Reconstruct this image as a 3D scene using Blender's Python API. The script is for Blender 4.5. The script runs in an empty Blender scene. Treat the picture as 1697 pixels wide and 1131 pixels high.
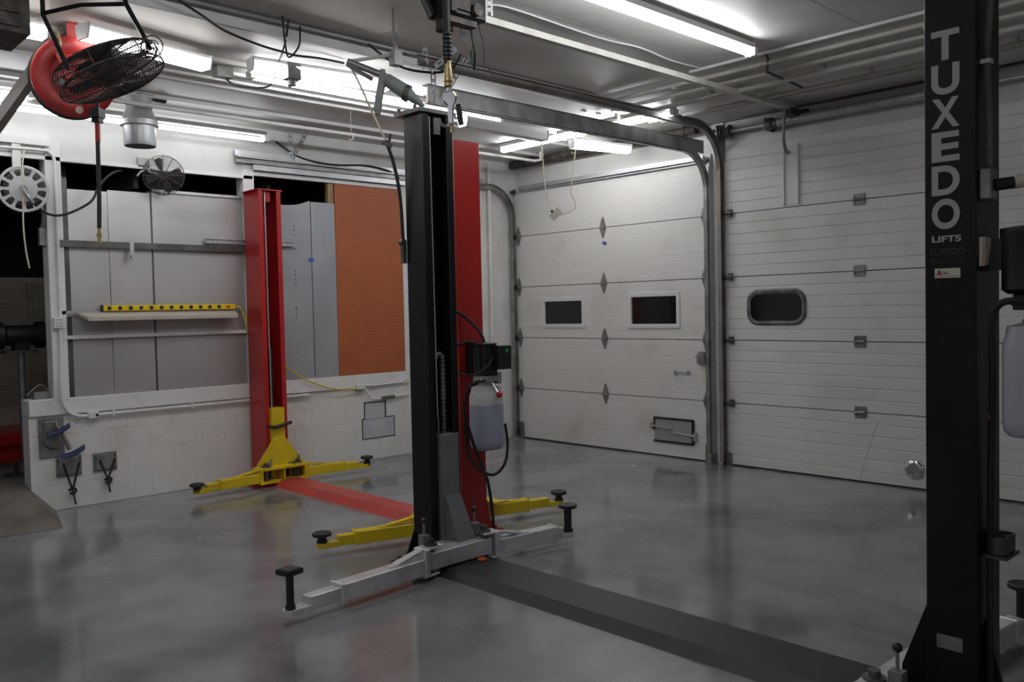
import bpy, math, random
from mathutils import Vector, Matrix
random.seed(7)
scene = bpy.context.scene
COL = scene.collection

# ------------------------------------------------------------------ camera, world, exposure
W, H = 1697, 1131
FOCAL_PX = 1435.3
yaw, pitch, roll = 0.8110738576, -0.03579590, -0.02148677
fwd = Vector((-math.sin(yaw)*math.cos(pitch), math.cos(yaw)*math.cos(pitch), math.sin(pitch)))
rgt = Vector((math.cos(yaw), math.sin(yaw), 0)); upv = rgt.cross(fwd)
c_, s_ = math.cos(roll), math.sin(roll)
rgt, upv = c_*rgt + s_*upv, -s_*rgt + c_*upv
cam_data = bpy.data.cameras.new('camera'); cam = bpy.data.objects.new('camera', cam_data); COL.objects.link(cam)
cam_data.sensor_fit = 'HORIZONTAL'; cam_data.sensor_width = 36; cam_data.lens = 36*FOCAL_PX/W
cam_data.clip_start = 0.05; cam_data.clip_end = 200
mw = Matrix.Identity(4)
for i in range(3):
    mw[i][0] = rgt[i]; mw[i][1] = upv[i]; mw[i][2] = -fwd[i]
mw[0][3], mw[1][3], mw[2][3] = 7.6677, -7.3594, 1.5572
cam.matrix_world = mw
scene.camera = cam

world = bpy.data.worlds.new('night'); scene.world = world; world.use_nodes = True
world.node_tree.nodes['Background'].inputs[0].default_value = (0.02, 0.025, 0.04, 1)
world.node_tree.nodes['Background'].inputs[1].default_value = 0.3
vs = scene.view_settings
vs.view_transform = 'Standard'; vs.look = 'None'; vs.gamma = 1; vs.use_curve_mapping = False
vs.exposure = 0.9
scene.cycles.use_denoising = True
scene.cycles.sample_clamp_indirect = 2.5
scene.cycles.caustics_reflective = False
scene.cycles.caustics_refractive = False
scene.cycles.blur_glossy = 1.0
TUBE = 18.0      # emission strength of the fluorescent tubes

# ------------------------------------------------------------------ materials
MATS = {}
def mat(name, col, rough=.5, metal=0., col2=None, scale=4., detail=6., lo=.4, hi=.65, bump=0., bscale=40., rvar=0., coat=0., trans=0., spec=None, emit=None, estr=0., stretch=None):
    m = bpy.data.materials.new(name); m.use_nodes = True; MATS[name] = m
    nt = m.node_tree; b = nt.nodes['Principled BSDF']
    b.inputs['Base Color'].default_value = (*col, 1); b.inputs['Roughness'].default_value = rough; b.inputs['Metallic'].default_value = metal
    if coat: b.inputs['Coat Weight'].default_value = coat; b.inputs['Coat Roughness'].default_value = .12
    if trans: b.inputs['Transmission Weight'].default_value = trans
    if spec is not None: b.inputs['Specular IOR Level'].default_value = spec
    if emit: b.inputs['Emission Color'].default_value = (*emit, 1); b.inputs['Emission Strength'].default_value = estr
    tc = nt.nodes.new('ShaderNodeNewGeometry'); src = tc.outputs['Position']
    if stretch:
        mp = nt.nodes.new('ShaderNodeMapping'); mp.inputs['Scale'].default_value = stretch
        nt.links.new(src, mp.inputs[0]); src = mp.outputs[0]
    if col2 or rvar:
        n = nt.nodes.new('ShaderNodeTexNoise'); n.inputs['Scale'].default_value = scale; n.inputs['Detail'].default_value = detail
        nt.links.new(src, n.inputs['Vector'])
        mr = nt.nodes.new('ShaderNodeMapRange'); mr.inputs[1].default_value = lo; mr.inputs[2].default_value = hi
        nt.links.new(n.outputs[0], mr.inputs[0])
        if col2:
            mx = nt.nodes.new('ShaderNodeMix'); mx.data_type = 'RGBA'
            mx.inputs[6].default_value = (*col, 1); mx.inputs[7].default_value = (*col2, 1)
            nt.links.new(mr.outputs[0], mx.inputs[0]); nt.links.new(mx.outputs[2], b.inputs['Base Color'])
        if rvar:
            r2 = nt.nodes.new('ShaderNodeMapRange'); r2.inputs[3].default_value = rough - rvar; r2.inputs[4].default_value = rough + rvar
            nt.links.new(mr.outputs[0], r2.inputs[0]); nt.links.new(r2.outputs[0], b.inputs['Roughness'])
    if bump:
        n2 = nt.nodes.new('ShaderNodeTexNoise'); n2.inputs['Scale'].default_value = bscale; n2.inputs['Detail'].default_value = 4
        nt.links.new(src, n2.inputs['Vector'])
        bp = nt.nodes.new('ShaderNodeBump'); bp.inputs['Strength'].default_value = bump; bp.inputs['Distance'].default_value = .01
        nt.links.new(n2.outputs[0], bp.inputs['Height']); nt.links.new(bp.outputs[0], b.inputs['Normal'])
    return m

mat('block_paint', (.82,.80,.77), .6, col2=(.64,.61,.57), scale=2.2, lo=.5, hi=.78, bump=.6, bscale=9)
mat('white_paint', (.82,.81,.79), .5, col2=(.66,.64,.61), scale=3, lo=.52, hi=.75, bump=.15, bscale=30)
mat('wall_paint', (.70,.69,.66), .6, col2=(.55,.53,.50), scale=1.5, lo=.45, hi=.75)
mat('door_paint', (.80,.785,.75), .42, col2=(.64,.615,.57), scale=1.6, lo=.55, hi=.78, bump=.12, bscale=25)
mat('ceiling_paint', (.62,.605,.57), .5, col2=(.50,.485,.455), scale=1.2, lo=.4, hi=.7)
mat('soffit_paint', (.66,.65,.63), .5, col2=(.54,.53,.51), scale=1.4, lo=.45, hi=.75, bump=.2, bscale=6)
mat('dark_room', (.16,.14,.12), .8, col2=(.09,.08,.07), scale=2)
mat('old_concrete', (.20,.175,.15), .85, col2=(.11,.095,.08), scale=3, bump=.6, bscale=30)
mat('sheet_metal', (.58,.565,.56), .40, .6, col2=(.50,.485,.48), scale=1.3, detail=3, lo=.35, hi=.7, bump=.12, bscale=3)
mat('grey_sheet', (.42,.43,.45), .45, .35, col2=(.36,.37,.39), scale=2, lo=.4, hi=.65, bump=.2, bscale=5)
mat('galvanised', (.52,.53,.54), .42, .7, col2=(.44,.45,.46), scale=7, lo=.4, hi=.7)
mat('track_steel', (.34,.34,.33), .45, .6, col2=(.18,.17,.155), scale=6, lo=.4, hi=.7)
mat('rusty_steel', (.27,.25,.23), .55, .4, col2=(.19,.165,.145), scale=5, lo=.45, hi=.7)
mat('cream_rail', (.62,.60,.54), .45, col2=(.48,.45,.40), scale=6, lo=.5, hi=.72)
mat('dark_steel', (.09,.085,.08), .45, .6, col2=(.15,.14,.13), scale=6)
mat('dirty_black', (.035,.03,.027), .7, .1, col2=(.09,.075,.06), scale=14)
mat('black_paint', (.006,.006,.0065), .36, col2=(.009,.009,.0095), scale=5, spec=.3)
mat('black_plastic', (.012,.012,.013), .4)
mat('rubber', (.015,.015,.015), .65)
mat('plate_black', (.011,.011,.012), .5, col2=(.016,.016,.017), scale=8)
mat('red_paint', (.42,.018,.016), .3, col2=(.36,.016,.015), scale=3)
mat('plate_red', (.48,.055,.045), .38, col2=(.36,.05,.045), scale=5, lo=.5, hi=.7)
mat('reel_red', (.45,.03,.03), .35, col2=(.33,.03,.028), scale=4)
mat('yellow_paint', (.74,.54,.015), .38, col2=(.60,.42,.02), scale=5, lo=.5, hi=.75)
mat('silver_paint', (.78,.78,.80), .33, .55, col2=(.62,.62,.64), scale=9, lo=.45, hi=.7)
mat('grey_paint', (.17,.175,.185), .5, col2=(.14,.145,.155), scale=6)
mat('plate_grey', (.28,.28,.28), .5, .4, col2=(.20,.195,.19), scale=10)
mat('chrome', (.75,.75,.76), .15, 1.)
mat('cast_alloy', (.48,.48,.50), .3, .9)
mat('brass', (.45,.35,.17), .4, .8)
mat('grey_green', (.25,.27,.25), .5)
mat('plank_wood', (.52,.47,.40), .7, col2=(.42,.37,.31), scale=5, stretch=(6,.6,6))
mat('stud_wood', (.38,.27,.16), .7, col2=(.28,.19,.11), scale=5, stretch=(8,8,.6))
mat('yellow_strip', (.78,.56,.01), .35)
mat('yellow_cord', (.72,.52,.03), .5)
mat('blue_plastic', (.014,.024,.085), .4)
mat('blue_tape', (.03,.08,.42), .6)
mat('cream_plastic', (.72,.66,.54), .45)
mat('white_plastic', (.78,.78,.77), .4)
mat('fixture_white', (.70,.70,.70), .4)
mat('red_plastic', (.55,.02,.02), .35)
mat('green_light', (.03,.22,.10), .3)
mat('paper', (.62,.56,.50), .8)
mat('strap_black', (.02,.02,.02), .8)
mat('print_silver', (.42,.42,.43), .5)
mat('print_dark', (.055,.055,.058), .5)
mat('print_red', (.5,.03,.03), .5)
mat('print_black', (.02,.02,.02), .6)
mat('patch_grey', (.60,.60,.63), .6, col2=(.52,.52,.55), scale=6)
mat('joint_black', (.03,.028,.025), .8)
mat('leather_brown', (.22,.17,.14), .5)
mat('blue_fluid', (.40,.42,.54), .35)
mat('copper', (.45,.22,.14), .4, .8)
mat('orange_paint', (.75,.12,.03), .5)
mat('window_glass', (.008,.008,.009), .08, spec=.5)
mat('tube_light', (.9,.9,.9), .4, emit=(.93,.96,1.0), estr=TUBE)
mat('dim_tube_light', (.9,.9,.9), .4, emit=(.93,.96,1.0), estr=TUBE*.36)  # weaker emission to keep the wall beam near these tubes from clipping
mat('lens_light', (.9,.9,.9), .4, emit=(1.0,.98,.95), estr=TUBE*.3)
m = mat('fluid_tank', (.66,.67,.68), .35)
m = mat('oil_tank', (.45,.44,.50), .4)

def floor_material():
    m = bpy.data.materials.new('epoxy_floor'); m.use_nodes = True; MATS['epoxy_floor'] = m
    nt = m.node_tree; b = nt.nodes['Principled BSDF']; L = nt.links.new
    tc = nt.nodes.new('ShaderNodeTexCoord')
    n1 = nt.nodes.new('ShaderNodeTexNoise'); n1.inputs['Scale'].default_value = .75; n1.inputs['Detail'].default_value = 5; n1.inputs['Roughness'].default_value = .55; n1.inputs['Distortion'].default_value = .5
    n2 = nt.nodes.new('ShaderNodeTexNoise'); n2.inputs['Scale'].default_value = 2.6; n2.inputs['Detail'].default_value = 4
    L(tc.outputs['Object'], n1.inputs['Vector']); L(tc.outputs['Object'], n2.inputs['Vector'])
    ad = nt.nodes.new('ShaderNodeMath'); ad.operation = 'MULTIPLY_ADD'; ad.inputs[1].default_value = .35
    L(n2.outputs[0], ad.inputs[0]); L(n1.outputs[0], ad.inputs[2])
    cr = nt.nodes.new('ShaderNodeValToRGB')
    cr.color_ramp.elements[0].position = .50; cr.color_ramp.elements[0].color = (.135,.136,.142,1)
    cr.color_ramp.elements[1].position = .86; cr.color_ramp.elements[1].color = (.31,.312,.322,1)
    L(ad.outputs[0], cr.inputs[0]); L(cr.outputs[0], b.inputs['Base Color'])
    mr = nt.nodes.new('ShaderNodeMapRange'); mr.inputs[1].default_value = .35; mr.inputs[2].default_value = .7; mr.inputs[3].default_value = .095; mr.inputs[4].default_value = .135
    L(n2.outputs[0], mr.inputs[0]); L(mr.outputs[0], b.inputs['Roughness'])
    b.inputs['IOR'].default_value = 1.6
    n3 = nt.nodes.new('ShaderNodeTexNoise'); n3.inputs['Scale'].default_value = 4; n3.inputs['Detail'].default_value = 3
    L(tc.outputs['Object'], n3.inputs['Vector'])
    bp = nt.nodes.new('ShaderNodeBump'); bp.inputs['Strength'].default_value = .12; bp.inputs['Distance'].default_value = .01
    L(n3.outputs[0], bp.inputs['Height']); L(bp.outputs[0], b.inputs['Normal'])
floor_material()

def pegboard_material():
    m = bpy.data.materials.new('orange_pegboard'); m.use_nodes = True; MATS['orange_pegboard'] = m
    nt = m.node_tree; b = nt.nodes['Principled BSDF']; L = nt.links.new
    tc = nt.nodes.new('ShaderNodeTexCoord'); sp = nt.nodes.new('ShaderNodeSeparateXYZ'); L(tc.outputs['Object'], sp.inputs[0])
    outs = []
    for k in ('Y', 'Z'):
        d = nt.nodes.new('ShaderNodeMath'); d.operation = 'DIVIDE'; d.inputs[1].default_value = .0254; L(sp.outputs[k], d.inputs[0])
        f = nt.nodes.new('ShaderNodeMath'); f.operation = 'FRACT'; L(d.outputs[0], f.inputs[0])
        s = nt.nodes.new('ShaderNodeMath'); s.operation = 'SUBTRACT'; s.inputs[1].default_value = .5; L(f.outputs[0], s.inputs[0])
        q = nt.nodes.new('ShaderNodeMath'); q.operation = 'MULTIPLY'; L(s.outputs[0], q.inputs[0]); L(s.outputs[0], q.inputs[1]); outs.append(q)
    a = nt.nodes.new('ShaderNodeMath'); a.operation = 'ADD'; L(outs[0].outputs[0], a.inputs[0]); L(outs[1].outputs[0], a.inputs[1])
    lt = nt.nodes.new('ShaderNodeMath'); lt.operation = 'LESS_THAN'; lt.inputs[1].default_value = .042; L(a.outputs[0], lt.inputs[0])
    n = nt.nodes.new('ShaderNodeTexNoise'); n.inputs['Scale'].default_value = 3; L(tc.outputs['Object'], n.inputs['Vector'])
    m0 = nt.nodes.new('ShaderNodeMix'); m0.data_type = 'RGBA'; m0.inputs[6].default_value = (.47,.125,.035,1); m0.inputs[7].default_value = (.38,.10,.03,1); L(n.outputs[0], m0.inputs[0])
    mx = nt.nodes.new('ShaderNodeMix'); mx.data_type = 'RGBA'; mx.inputs[7].default_value = (.10,.035,.015,1)
    L(lt.outputs[0], mx.inputs[0]); L(m0.outputs[2], mx.inputs[6]); L(mx.outputs[2], b.inputs['Base Color']); b.inputs['Roughness'].default_value = .55
pegboard_material()

# ------------------------------------------------------------------ mesh helpers
V = Vector
class MB:
    """collects shapes in world coordinates; build() links them as one mesh object"""
    def __init__(s): s.v = []; s.f = []
    def add(s, vs, fs):
        o = len(s.v); s.v += [tuple(p) for p in vs]; s.f += [tuple(i+o for i in f) for f in fs]; return s
    def hexa(s, p):     # 8 points: bottom ring 0-3 (ccw seen from above), top ring 4-7
        return s.add(p, [(3,2,1,0),(4,5,6,7),(0,1,5,4),(1,2,6,5),(2,3,7,6),(3,0,4,7)])
    def box(s, a, b):
        x0,x1 = sorted((a[0],b[0])); y0,y1 = sorted((a[1],b[1])); z0,z1 = sorted((a[2],b[2]))
        return s.hexa([(x0,y0,z0),(x1,y0,z0),(x1,y1,z0),(x0,y1,z0),(x0,y0,z1),(x1,y0,z1),(x1,y1,z1),(x0,y1,z1)])
    def obox(s, c, size, rot):       # oriented box, rot = 3x3 matrix or euler tuple
        R = rot if isinstance(rot, Matrix) else Matrix.Rotation(rot[2],3,'Z') @ Matrix.Rotation(rot[1],3,'Y') @ Matrix.Rotation(rot[0],3,'X')
        hx,hy,hz = [k/2 for k in size]; c = V(c)
        return s.hexa([c + R @ V(p) for p in ((-hx,-hy,-hz),(hx,-hy,-hz),(hx,hy,-hz),(-hx,hy,-hz),(-hx,-hy,hz),(hx,-hy,hz),(hx,hy,hz),(-hx,hy,hz))])
    def bar(s, p0, p1, w, h, up=(0,0,1), w1=None, h1=None):   # rectangular bar between two points
        p0, p1 = V(p0), V(p1); d = (p1-p0).normalized(); u = V(up)
        a = d.cross(u)
        if a.length < 1e-4: a = d.cross(V((1,0,0)))
        a.normalize(); u = a.cross(d).normalized(); w1 = w1 or w; h1 = h1 or h
        def ring(p, w, h): return [p - a*w/2 - u*h/2, p + a*w/2 - u*h/2, p + a*w/2 + u*h/2, p - a*w/2 + u*h/2]
        r = ring(p0,w,h) + ring(p1,w1,h1)
        return s.add(r, [(0,1,2,3),(7,6,5,4),(0,4,5,1),(1,5,6,2),(2,6,7,3),(3,7,4,0)])
    def cyl(s, p0, p1, r0, r1=None, n=16, caps=True):
        p0, p1 = V(p0), V(p1); r1 = r0 if r1 is None else r1; d = (p1-p0).normalized()
        a = d.cross(V((0,0,1)))
        if a.length < 1e-3: a = V((1,0,0))
        a.normalize(); b = d.cross(a).normalized(); vs = []
        for p, r in ((p0,r0),(p1,r1)):
            for i in range(n):
                t = 2*math.pi*i/n; vs.append(p + a*math.cos(t)*r + b*math.sin(t)*r)
        fs = [(i, (i+1)%n, n+(i+1)%n, n+i) for i in range(n)]
        if caps: fs += [tuple(range(n-1,-1,-1)), tuple(range(n,2*n))]
        return s.add(vs, fs)
    def tube(s, pts, r, n=8, smooth_steps=0, close=False):
        pts = [V(p) for p in pts]
        if smooth_steps: pts = spline(pts, smooth_steps)
        rs = r if isinstance(r, (list,tuple)) else [r]*len(pts)
        N = len(pts); vs = []; pa = None
        for i, p in enumerate(pts):
            if close: d = pts[(i+1)%N] - pts[i-1]
            else: d = pts[min(i+1,N-1)] - pts[max(i-1,0)]
            d.normalize()
            if pa is None:
                a = d.cross(V((0,0,1)))
                if a.length < 1e-3: a = d.cross(V((1,0,0)))
            else: a = pa - d*pa.dot(d)
            a.normalize(); pa = a; b = d.cross(a)
            for k in range(n):
                t = 2*math.pi*k/n; vs.append(p + (a*math.cos(t) + b*math.sin(t))*rs[i])
        fs = []
        for i in range(N if close else N-1):
            j = (i+1) % N
            for k in range(n): fs.append((i*n+k, i*n+(k+1)%n, j*n+(k+1)%n, j*n+k))
        if not close: fs += [tuple(range(n-1,-1,-1)), tuple(range((N-1)*n, N*n))]
        return s.add(vs, fs)
    def sweep(s, pts, prof, up=(0,0,1), side=None):   # sweep a closed 2D profile (a,b) along pts; a along 'side' (fixed), b = side x dir
        pts = [V(p) for p in pts]; N = len(pts); n = len(prof); sd = V(side).normalized(); vs = []
        for i, p in enumerate(pts):
            d = (pts[min(i+1,N-1)] - pts[max(i-1,0)]).normalized(); b = sd.cross(d).normalized()
            vs += [p + sd*u + b*w for u, w in prof]
        fs = [(i*n+k, i*n+(k+1)%n, (i+1)*n+(k+1)%n, (i+1)*n+k) for i in range(N-1) for k in range(n)]
        fs += [tuple(range(n-1,-1,-1)), tuple(range((N-1)*n, N*n))]
        return s.add(vs, fs)
    def lathe(s, base, axis, prof, n=24, caps=True):   # prof: [(along, radius)]
        base = V(base); d = V(axis).normalized(); a = d.cross(V((0,0,1)))
        if a.length < 1e-3: a = V((1,0,0))
        a.normalize(); b = d.cross(a); vs = []
        for t, r in prof:
            for i in range(n):
                q = 2*math.pi*i/n; vs.append(base + d*t + (a*math.cos(q) + b*math.sin(q))*r)
        m = len(prof); fs = [(j*n+i, j*n+(i+1)%n, (j+1)*n+(i+1)%n, (j+1)*n+i) for j in range(m-1) for i in range(n)]
        if caps: fs += [tuple(range(n-1,-1,-1)), tuple(range((m-1)*n, m*n))]
        return s.add(vs, fs)
    def ball(s, c, r, n=12): 
        return s.lathe(V(c)-V((0,0,r)), (0,0,1), [(r-r*math.cos(math.pi*k/8), max(.0005, r*math.sin(math.pi*k/8))) for k in range(9)], n)
    def prism(s, poly, d):      # planar polygon (3D points) pushed along vector d
        n = len(poly); d = V(d); p = [V(q) for q in poly]
        return s.add(p + [q+d for q in p], [tuple(range(n-1,-1,-1)), tuple(range(n,2*n))] + [(i,(i+1)%n,n+(i+1)%n,n+i) for i in range(n)])
    def build(s, name, mt, parent=None, smooth=False, bevel=0.):
        base = V((0,0,0))
        p = parent
        while p is not None: base = base + p.location; p = p.parent
        me = bpy.data.meshes.new(name)
        me.from_pydata([V(q)-base for q in s.v], [], s.f); me.update()
        import bmesh
        bm = bmesh.new(); bm.from_mesh(me); bmesh.ops.recalc_face_normals(bm, faces=bm.faces)
        if bevel: bmesh.ops.bevel(bm, geom=[e for e in bm.edges if len(e.link_faces) == 2 and e.calc_face_angle(0) > .6], offset=bevel, segments=1, affect='EDGES', clamp_overlap=True)
        bm.to_mesh(me); bm.free()
        if smooth:
            me.polygons.foreach_set('use_smooth', [True]*len(me.polygons))
            try: me.set_sharp_from_angle(angle=math.radians(40))
            except Exception: pass
        me.materials.append(MATS[mt])
        o = bpy.data.objects.new(name, me); COL.objects.link(o); o.parent = parent
        return o
def spline(pts, k):
    out = []; N = len(pts)
    for i in range(N-1):
        p0, p1, p2, p3 = pts[max(i-1,0)], pts[i], pts[i+1], pts[min(i+2,N-1)]
        for j in range(k):
            t = j/k
            out.append(.5*((2*p1) + (p2-p0)*t + (2*p0-5*p1+4*p2-p3)*t*t + (3*p1-p0-3*p2+p3)*t**3))
    out.append(pts[-1]); return out
def root(name, loc, label=None, cat=None, group=None, kind=None):
    o = bpy.data.objects.new(name, None); COL.objects.link(o); o.location = loc; o.empty_display_size = .1
    return tag(o, label, cat, group, kind)
def tag(o, label=None, cat=None, group=None, kind=None):
    if label: o['label'] = label
    if cat: o['category'] = cat
    if group: o['group'] = group
    if kind: o['kind'] = kind
    return o
def struct(o, label=None): return tag(o, label, None, None, 'structure')
def copies(name, mesh_obj, parent, locs, first=True):
    """share mesh_obj's mesh at several world locations under parent; the mesh is modelled about the origin"""
    base = parent.location if parent else V((0,0,0)); out = []
    for i, l in enumerate(locs):
        if i == 0 and first: o = mesh_obj
        else: o = mesh_obj.copy(); COL.objects.link(o)
        o.name = name if i == 0 and first else name + '.001'
        o.parent = parent; o.location = V(l) - base; out.append(o)
    return out
def text_obj(txt, size, loc, rot, mt, name, parent=None, offset=0., ext=.0006, width=None):
    cu = bpy.data.curves.new('txt', 'FONT'); cu.body = txt; cu.size = size; cu.align_x = 'CENTER'; cu.align_y = 'BOTTOM_BASELINE'; cu.extrude = ext; cu.offset = offset
    t = bpy.data.objects.new('txt', cu); COL.objects.link(t)
    bpy.context.view_layer.update()
    me = bpy.data.meshes.new_from_object(t.evaluated_get(bpy.context.evaluated_depsgraph_get()))
    bpy.data.objects.remove(t); bpy.data.curves.remove(cu)
    if width:
        xs = [v.co.x for v in me.vertices]; k = width/(max(xs)-min(xs)); cx = (max(xs)+min(xs))/2
        for v in me.vertices: v.co.x = (v.co.x-cx)*k
    R = Matrix.Translation(V(loc)) @ Matrix.Rotation(rot[2],4,'Z') @ Matrix.Rotation(rot[0],4,'X')
    base = V((0,0,0)); p = parent
    while p is not None: base = base + p.location; p = p.parent
    me.transform(Matrix.Translation(-base) @ R)
    me.materials.clear(); me.materials.append(MATS[mt])
    o = bpy.data.objects.new(name, me); COL.objects.link(o); o.parent = parent
    return o
def arc(c, a0, a1, r, n, u, v):
    c, u, v = V(c), V(u), V(v)
    return [c + u*r*math.cos(a0+(a1-a0)*i/n) + v*r*math.sin(a0+(a1-a0)*i/n) for i in range(n+1)]
PI = math.pi

# ------------------------------------------------------------------ setting: floor, walls, ceiling
XR, YF, ZS, ZC = 11.0, -11.0, 3.34, 3.43       # right wall, front wall, soffit height, raised ceiling height
struct(MB().box((0,YF,-.12),(XR,0,0)).build('floor', 'epoxy_floor'))
m = MB()
m.add([(.02,-5.25,.002),(.67,-5.39,.006),(.60,-8.4,.006),(-.24,-8.4,.22),(-.24,-5.41,.22),(.012,-5.43,.20),(.02,-5.25,-.08),(.67,-5.39,-.08),(.60,-8.4,-.08),(-.24,-8.4,-.08),(-.24,-5.41,-.08),(.012,-5.43,-.08)],
      [(0,5,1),(1,5,2),(2,5,3),(3,5,4),(0,1,7,6),(1,2,8,7),(2,3,9,8),(3,4,10,9),(4,5,11,10),(5,0,6,11),(6,7,8,9,10,11)])
struct(m.build('floor_ramp', 'old_concrete'))
struct(MB().box((-4.5,YF,-.1),(-.22,-.3,.215)).build('floor_back_room', 'old_concrete'))
# dark room behind the left wall
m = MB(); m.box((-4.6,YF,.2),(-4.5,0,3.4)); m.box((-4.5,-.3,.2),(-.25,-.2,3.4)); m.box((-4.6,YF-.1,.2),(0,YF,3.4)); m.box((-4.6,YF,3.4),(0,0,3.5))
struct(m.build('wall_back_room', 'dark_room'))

# left wall: block courses, sill, posts, beam
wl = struct(root('wall_left', (0,0,0)))
m = MB(); m.box((-.19,-5.418,0),(-.003,-1.66,.78)); m.box((-.19,-1.66,0),(-.003,0,ZS)); m.build('wall_core', 'block_paint', wl)
blk = MB().box((-.02,-.1998,-.0998),(0,.1998,.0998)).build('block', 'block_paint', wl, bevel=.002)
locs = []; closers = {.158: [], .358: [], .196: [], .256: [], .056: []}
for k in range(4):
    z = .1025 + .205*k; y = -1.86 - (.2 if k % 2 else 0)
    while y > -5.2: locs.append((0,y,z)); y -= .4
    if k % 2: closers[.358].append((0,-5.24,z)); closers[.196].append((0,-1.76,z))
    else: closers[.158].append((0,-5.34,z))
for k in range(16):
    z = .1025 + .205*k; y = -.2 - (.2 if k % 2 else 0)
    while y > -1.4: locs.append((0,y,z)); y -= .4
    if k % 2: closers[.196].append((0,-.1,z)); closers[.056].append((0,-1.63,z))
    else: closers[.256].append((0,-1.33,z)); closers[.196].append((0,-1.56,z))
copies('block', blk, wl, locs)
for w_, ll in closers.items():
    cb = MB().box((-.02,-w_/2-.0015,-.0998),(0,w_/2+.0015,.0998)).build('cut_block', 'block_paint', wl, bevel=.002)
    copies('cut_block', cb, wl, ll)
m = MB(); m.box((-.2,-5.42,.78),(.025,-1.66,.915)); m.build('sill_board', 'white_paint', wl, bevel=.006)
m = MB(); m.box((-.12,-5.235,.90),(.03,-5.115,3.0)); m.build('post', 'white_paint', wl, bevel=.005)
m = MB(); m.box((-.12,-3.535,.90),(.03,-3.425,3.0)); m.build('post', 'white_paint', wl, bevel=.005)
m = MB(); m.box((-.12,-1.70,.90),(.018,-1.64,3.0)); m.build('post', 'white_paint', wl, bevel=.004)
m = MB(); m.box((-.15,YF,2.865),(.012,-3.48,ZS)); m.build('header_beam', 'wall_paint', wl)
m = MB(); m.box((-.15,-3.48,2.905),(.010,-1.64,ZS)); m.build('header_beam', 'wall_paint', wl)
m = MB(); m.box((-.02,YF,2.845),(.03,-3.44,2.875)); m.build('beam_trim', 'white_paint', wl)
m = MB(); m.box((-.02,-3.44,2.885),(.025,-1.66,2.91)); m.build('beam_trim', 'white_paint', wl)
m = MB(); m.box((-.05,-5.112,.915),(-.01,-5.065,2.72)); m.build('dark_strip', 'dark_steel', wl)  # dark strip in the gap between post and first sheet
m = MB(); m.box((-.045,-4.415,.915),(-.015,-4.375,2.66)); m.build('dark_strip', 'dark_steel', wl)  # dark strip in the gap between two sheets
m = MB(); m.box((.0,YF,2.95),(.06,-5.20,3.03)); m.build('doorway_header', 'white_paint', wl)
# cement patches with dark cut edges
pt = MB().box((-.001,-2.245,.425),(.003,-1.965,.615)).build('patch_edge', 'joint_black', wl); 
MB().box((.0,-2.235,.43),(.006,-1.985,.605)).build('patch_block', 'patch_grey', wl)
MB().box((-.001,-2.275,.225),(.003,-1.855,.445)).build('patch_edge', 'joint_black', wl)
MB().box((.0,-2.265,.235),(.006,-1.868,.435)).build('patch_block', 'patch_grey', wl)

# back wall with the two overhead doors
wb = struct(root('wall_back', (0,0,0)))
MB().box((-.2,.0,0),(.06,.2,ZS)).build('jamb', 'white_paint', wb)
MB().box((2.86,-.03,0),(2.985,.2,ZS)).build('jamb', 'white_paint', wb)
MB().box((6.68,-.03,0),(XR,.2,ZS)).build('wall_panel', 'wall_paint', wb)
MB().box((.06,-.01,3.03),(2.86,.2,ZS)).build('header', 'wall_paint', wb)
MB().box((2.985,-.01,3.02),(6.68,.2,ZS)).build('header', 'wall_paint', wb)
MB().box((2.985,-.022,3.03),(6.68,-.008,3.05)).build('header_trim', 'dark_steel', wb)
MB().box((.0,-.05,3.325),(XR,-.0,3.345)).build('ceiling_angle', 'dark_steel', wb)

struct(MB().box((XR,YF,0),(XR+.2,.2,3.6)).build('wall_right', 'wall_paint'))
struct(MB().box((-.2,YF-.2,0),(XR,YF,3.6)).build('wall_front', 'wall_paint'))
# ceiling: raised field with panels, lower soffit along both walls
FX, FY = 2.60, -1.45
ce = struct(root('ceiling', (0,0,ZC)))
px = [FX, 3.82, 5.04, 6.26, 7.48, 8.70, XR]
for i in range(6):
    y = FY
    while y > YF:
        y2 = max(y-2.44, YF)
        MB().box((px[i]+.003,y2+.003,ZC),(px[i+1]-.003,y-.003,ZC+.03)).build('ceiling_panel', 'ceiling_paint', ce); y = y2
MB().box((0,YF,ZC+.03),(XR,0,ZC+.1)).build('ceiling_deck', 'dark_room', ce)
MB().box((FX-.03,YF,ZS),(FX,FY,ZC+.03)).build('fascia', 'white_paint', ce)
MB().prism([(FX-.03,FY,ZC),(FX-.03,FY+.40,ZS),(FX-.03,FY+.40,ZC+.03),(FX-.03,FY,ZC+.03)],(XR-FX+.03,0,0)).build('shaded_fascia', 'ceiling_paint', ce)  # grey stands for shade on the step; sloped to catch light like the ceiling
sx = [0,.62,1.25,1.88,FX-.03]
for i in range(4):
    y = 0
    while y > YF:
        y2 = max(y-3.0, YF)
        zz = ZS + (.012 if i % 2 else 0)
        MB().box((sx[i]+.002,y2+.002,zz),(sx[i+1]-.002,y-.002,ZC)).build('soffit_panel', 'soffit_paint', ce); y = y2
for x0,x1 in ((FX-.03,4.2),(4.2,5.8),(5.8,7.6),(7.6,XR)):
    for y0,y1,dz in ((-.5,0,0),(-1.0,-.5,.012),(FY+.40,-1.0,.0)):
        MB().box((x0+.002,y0+.002,ZS+dz),(x1-.002,y1-.002,ZC)).build('soffit_panel', 'soffit_paint', ce)
for x in (.62,1.25,1.64,1.88): MB().box((x-.02,YF,ZS-.022),(x+.02,-.02,ZS+.01)).build('seam_batten', 'soffit_paint', ce)
for y in (-.5,): MB().box((FX,y-.015,ZS-.02),(XR,y+.015,ZS+.01)).build('seam_batten', 'ceiling_paint', ce)

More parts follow.
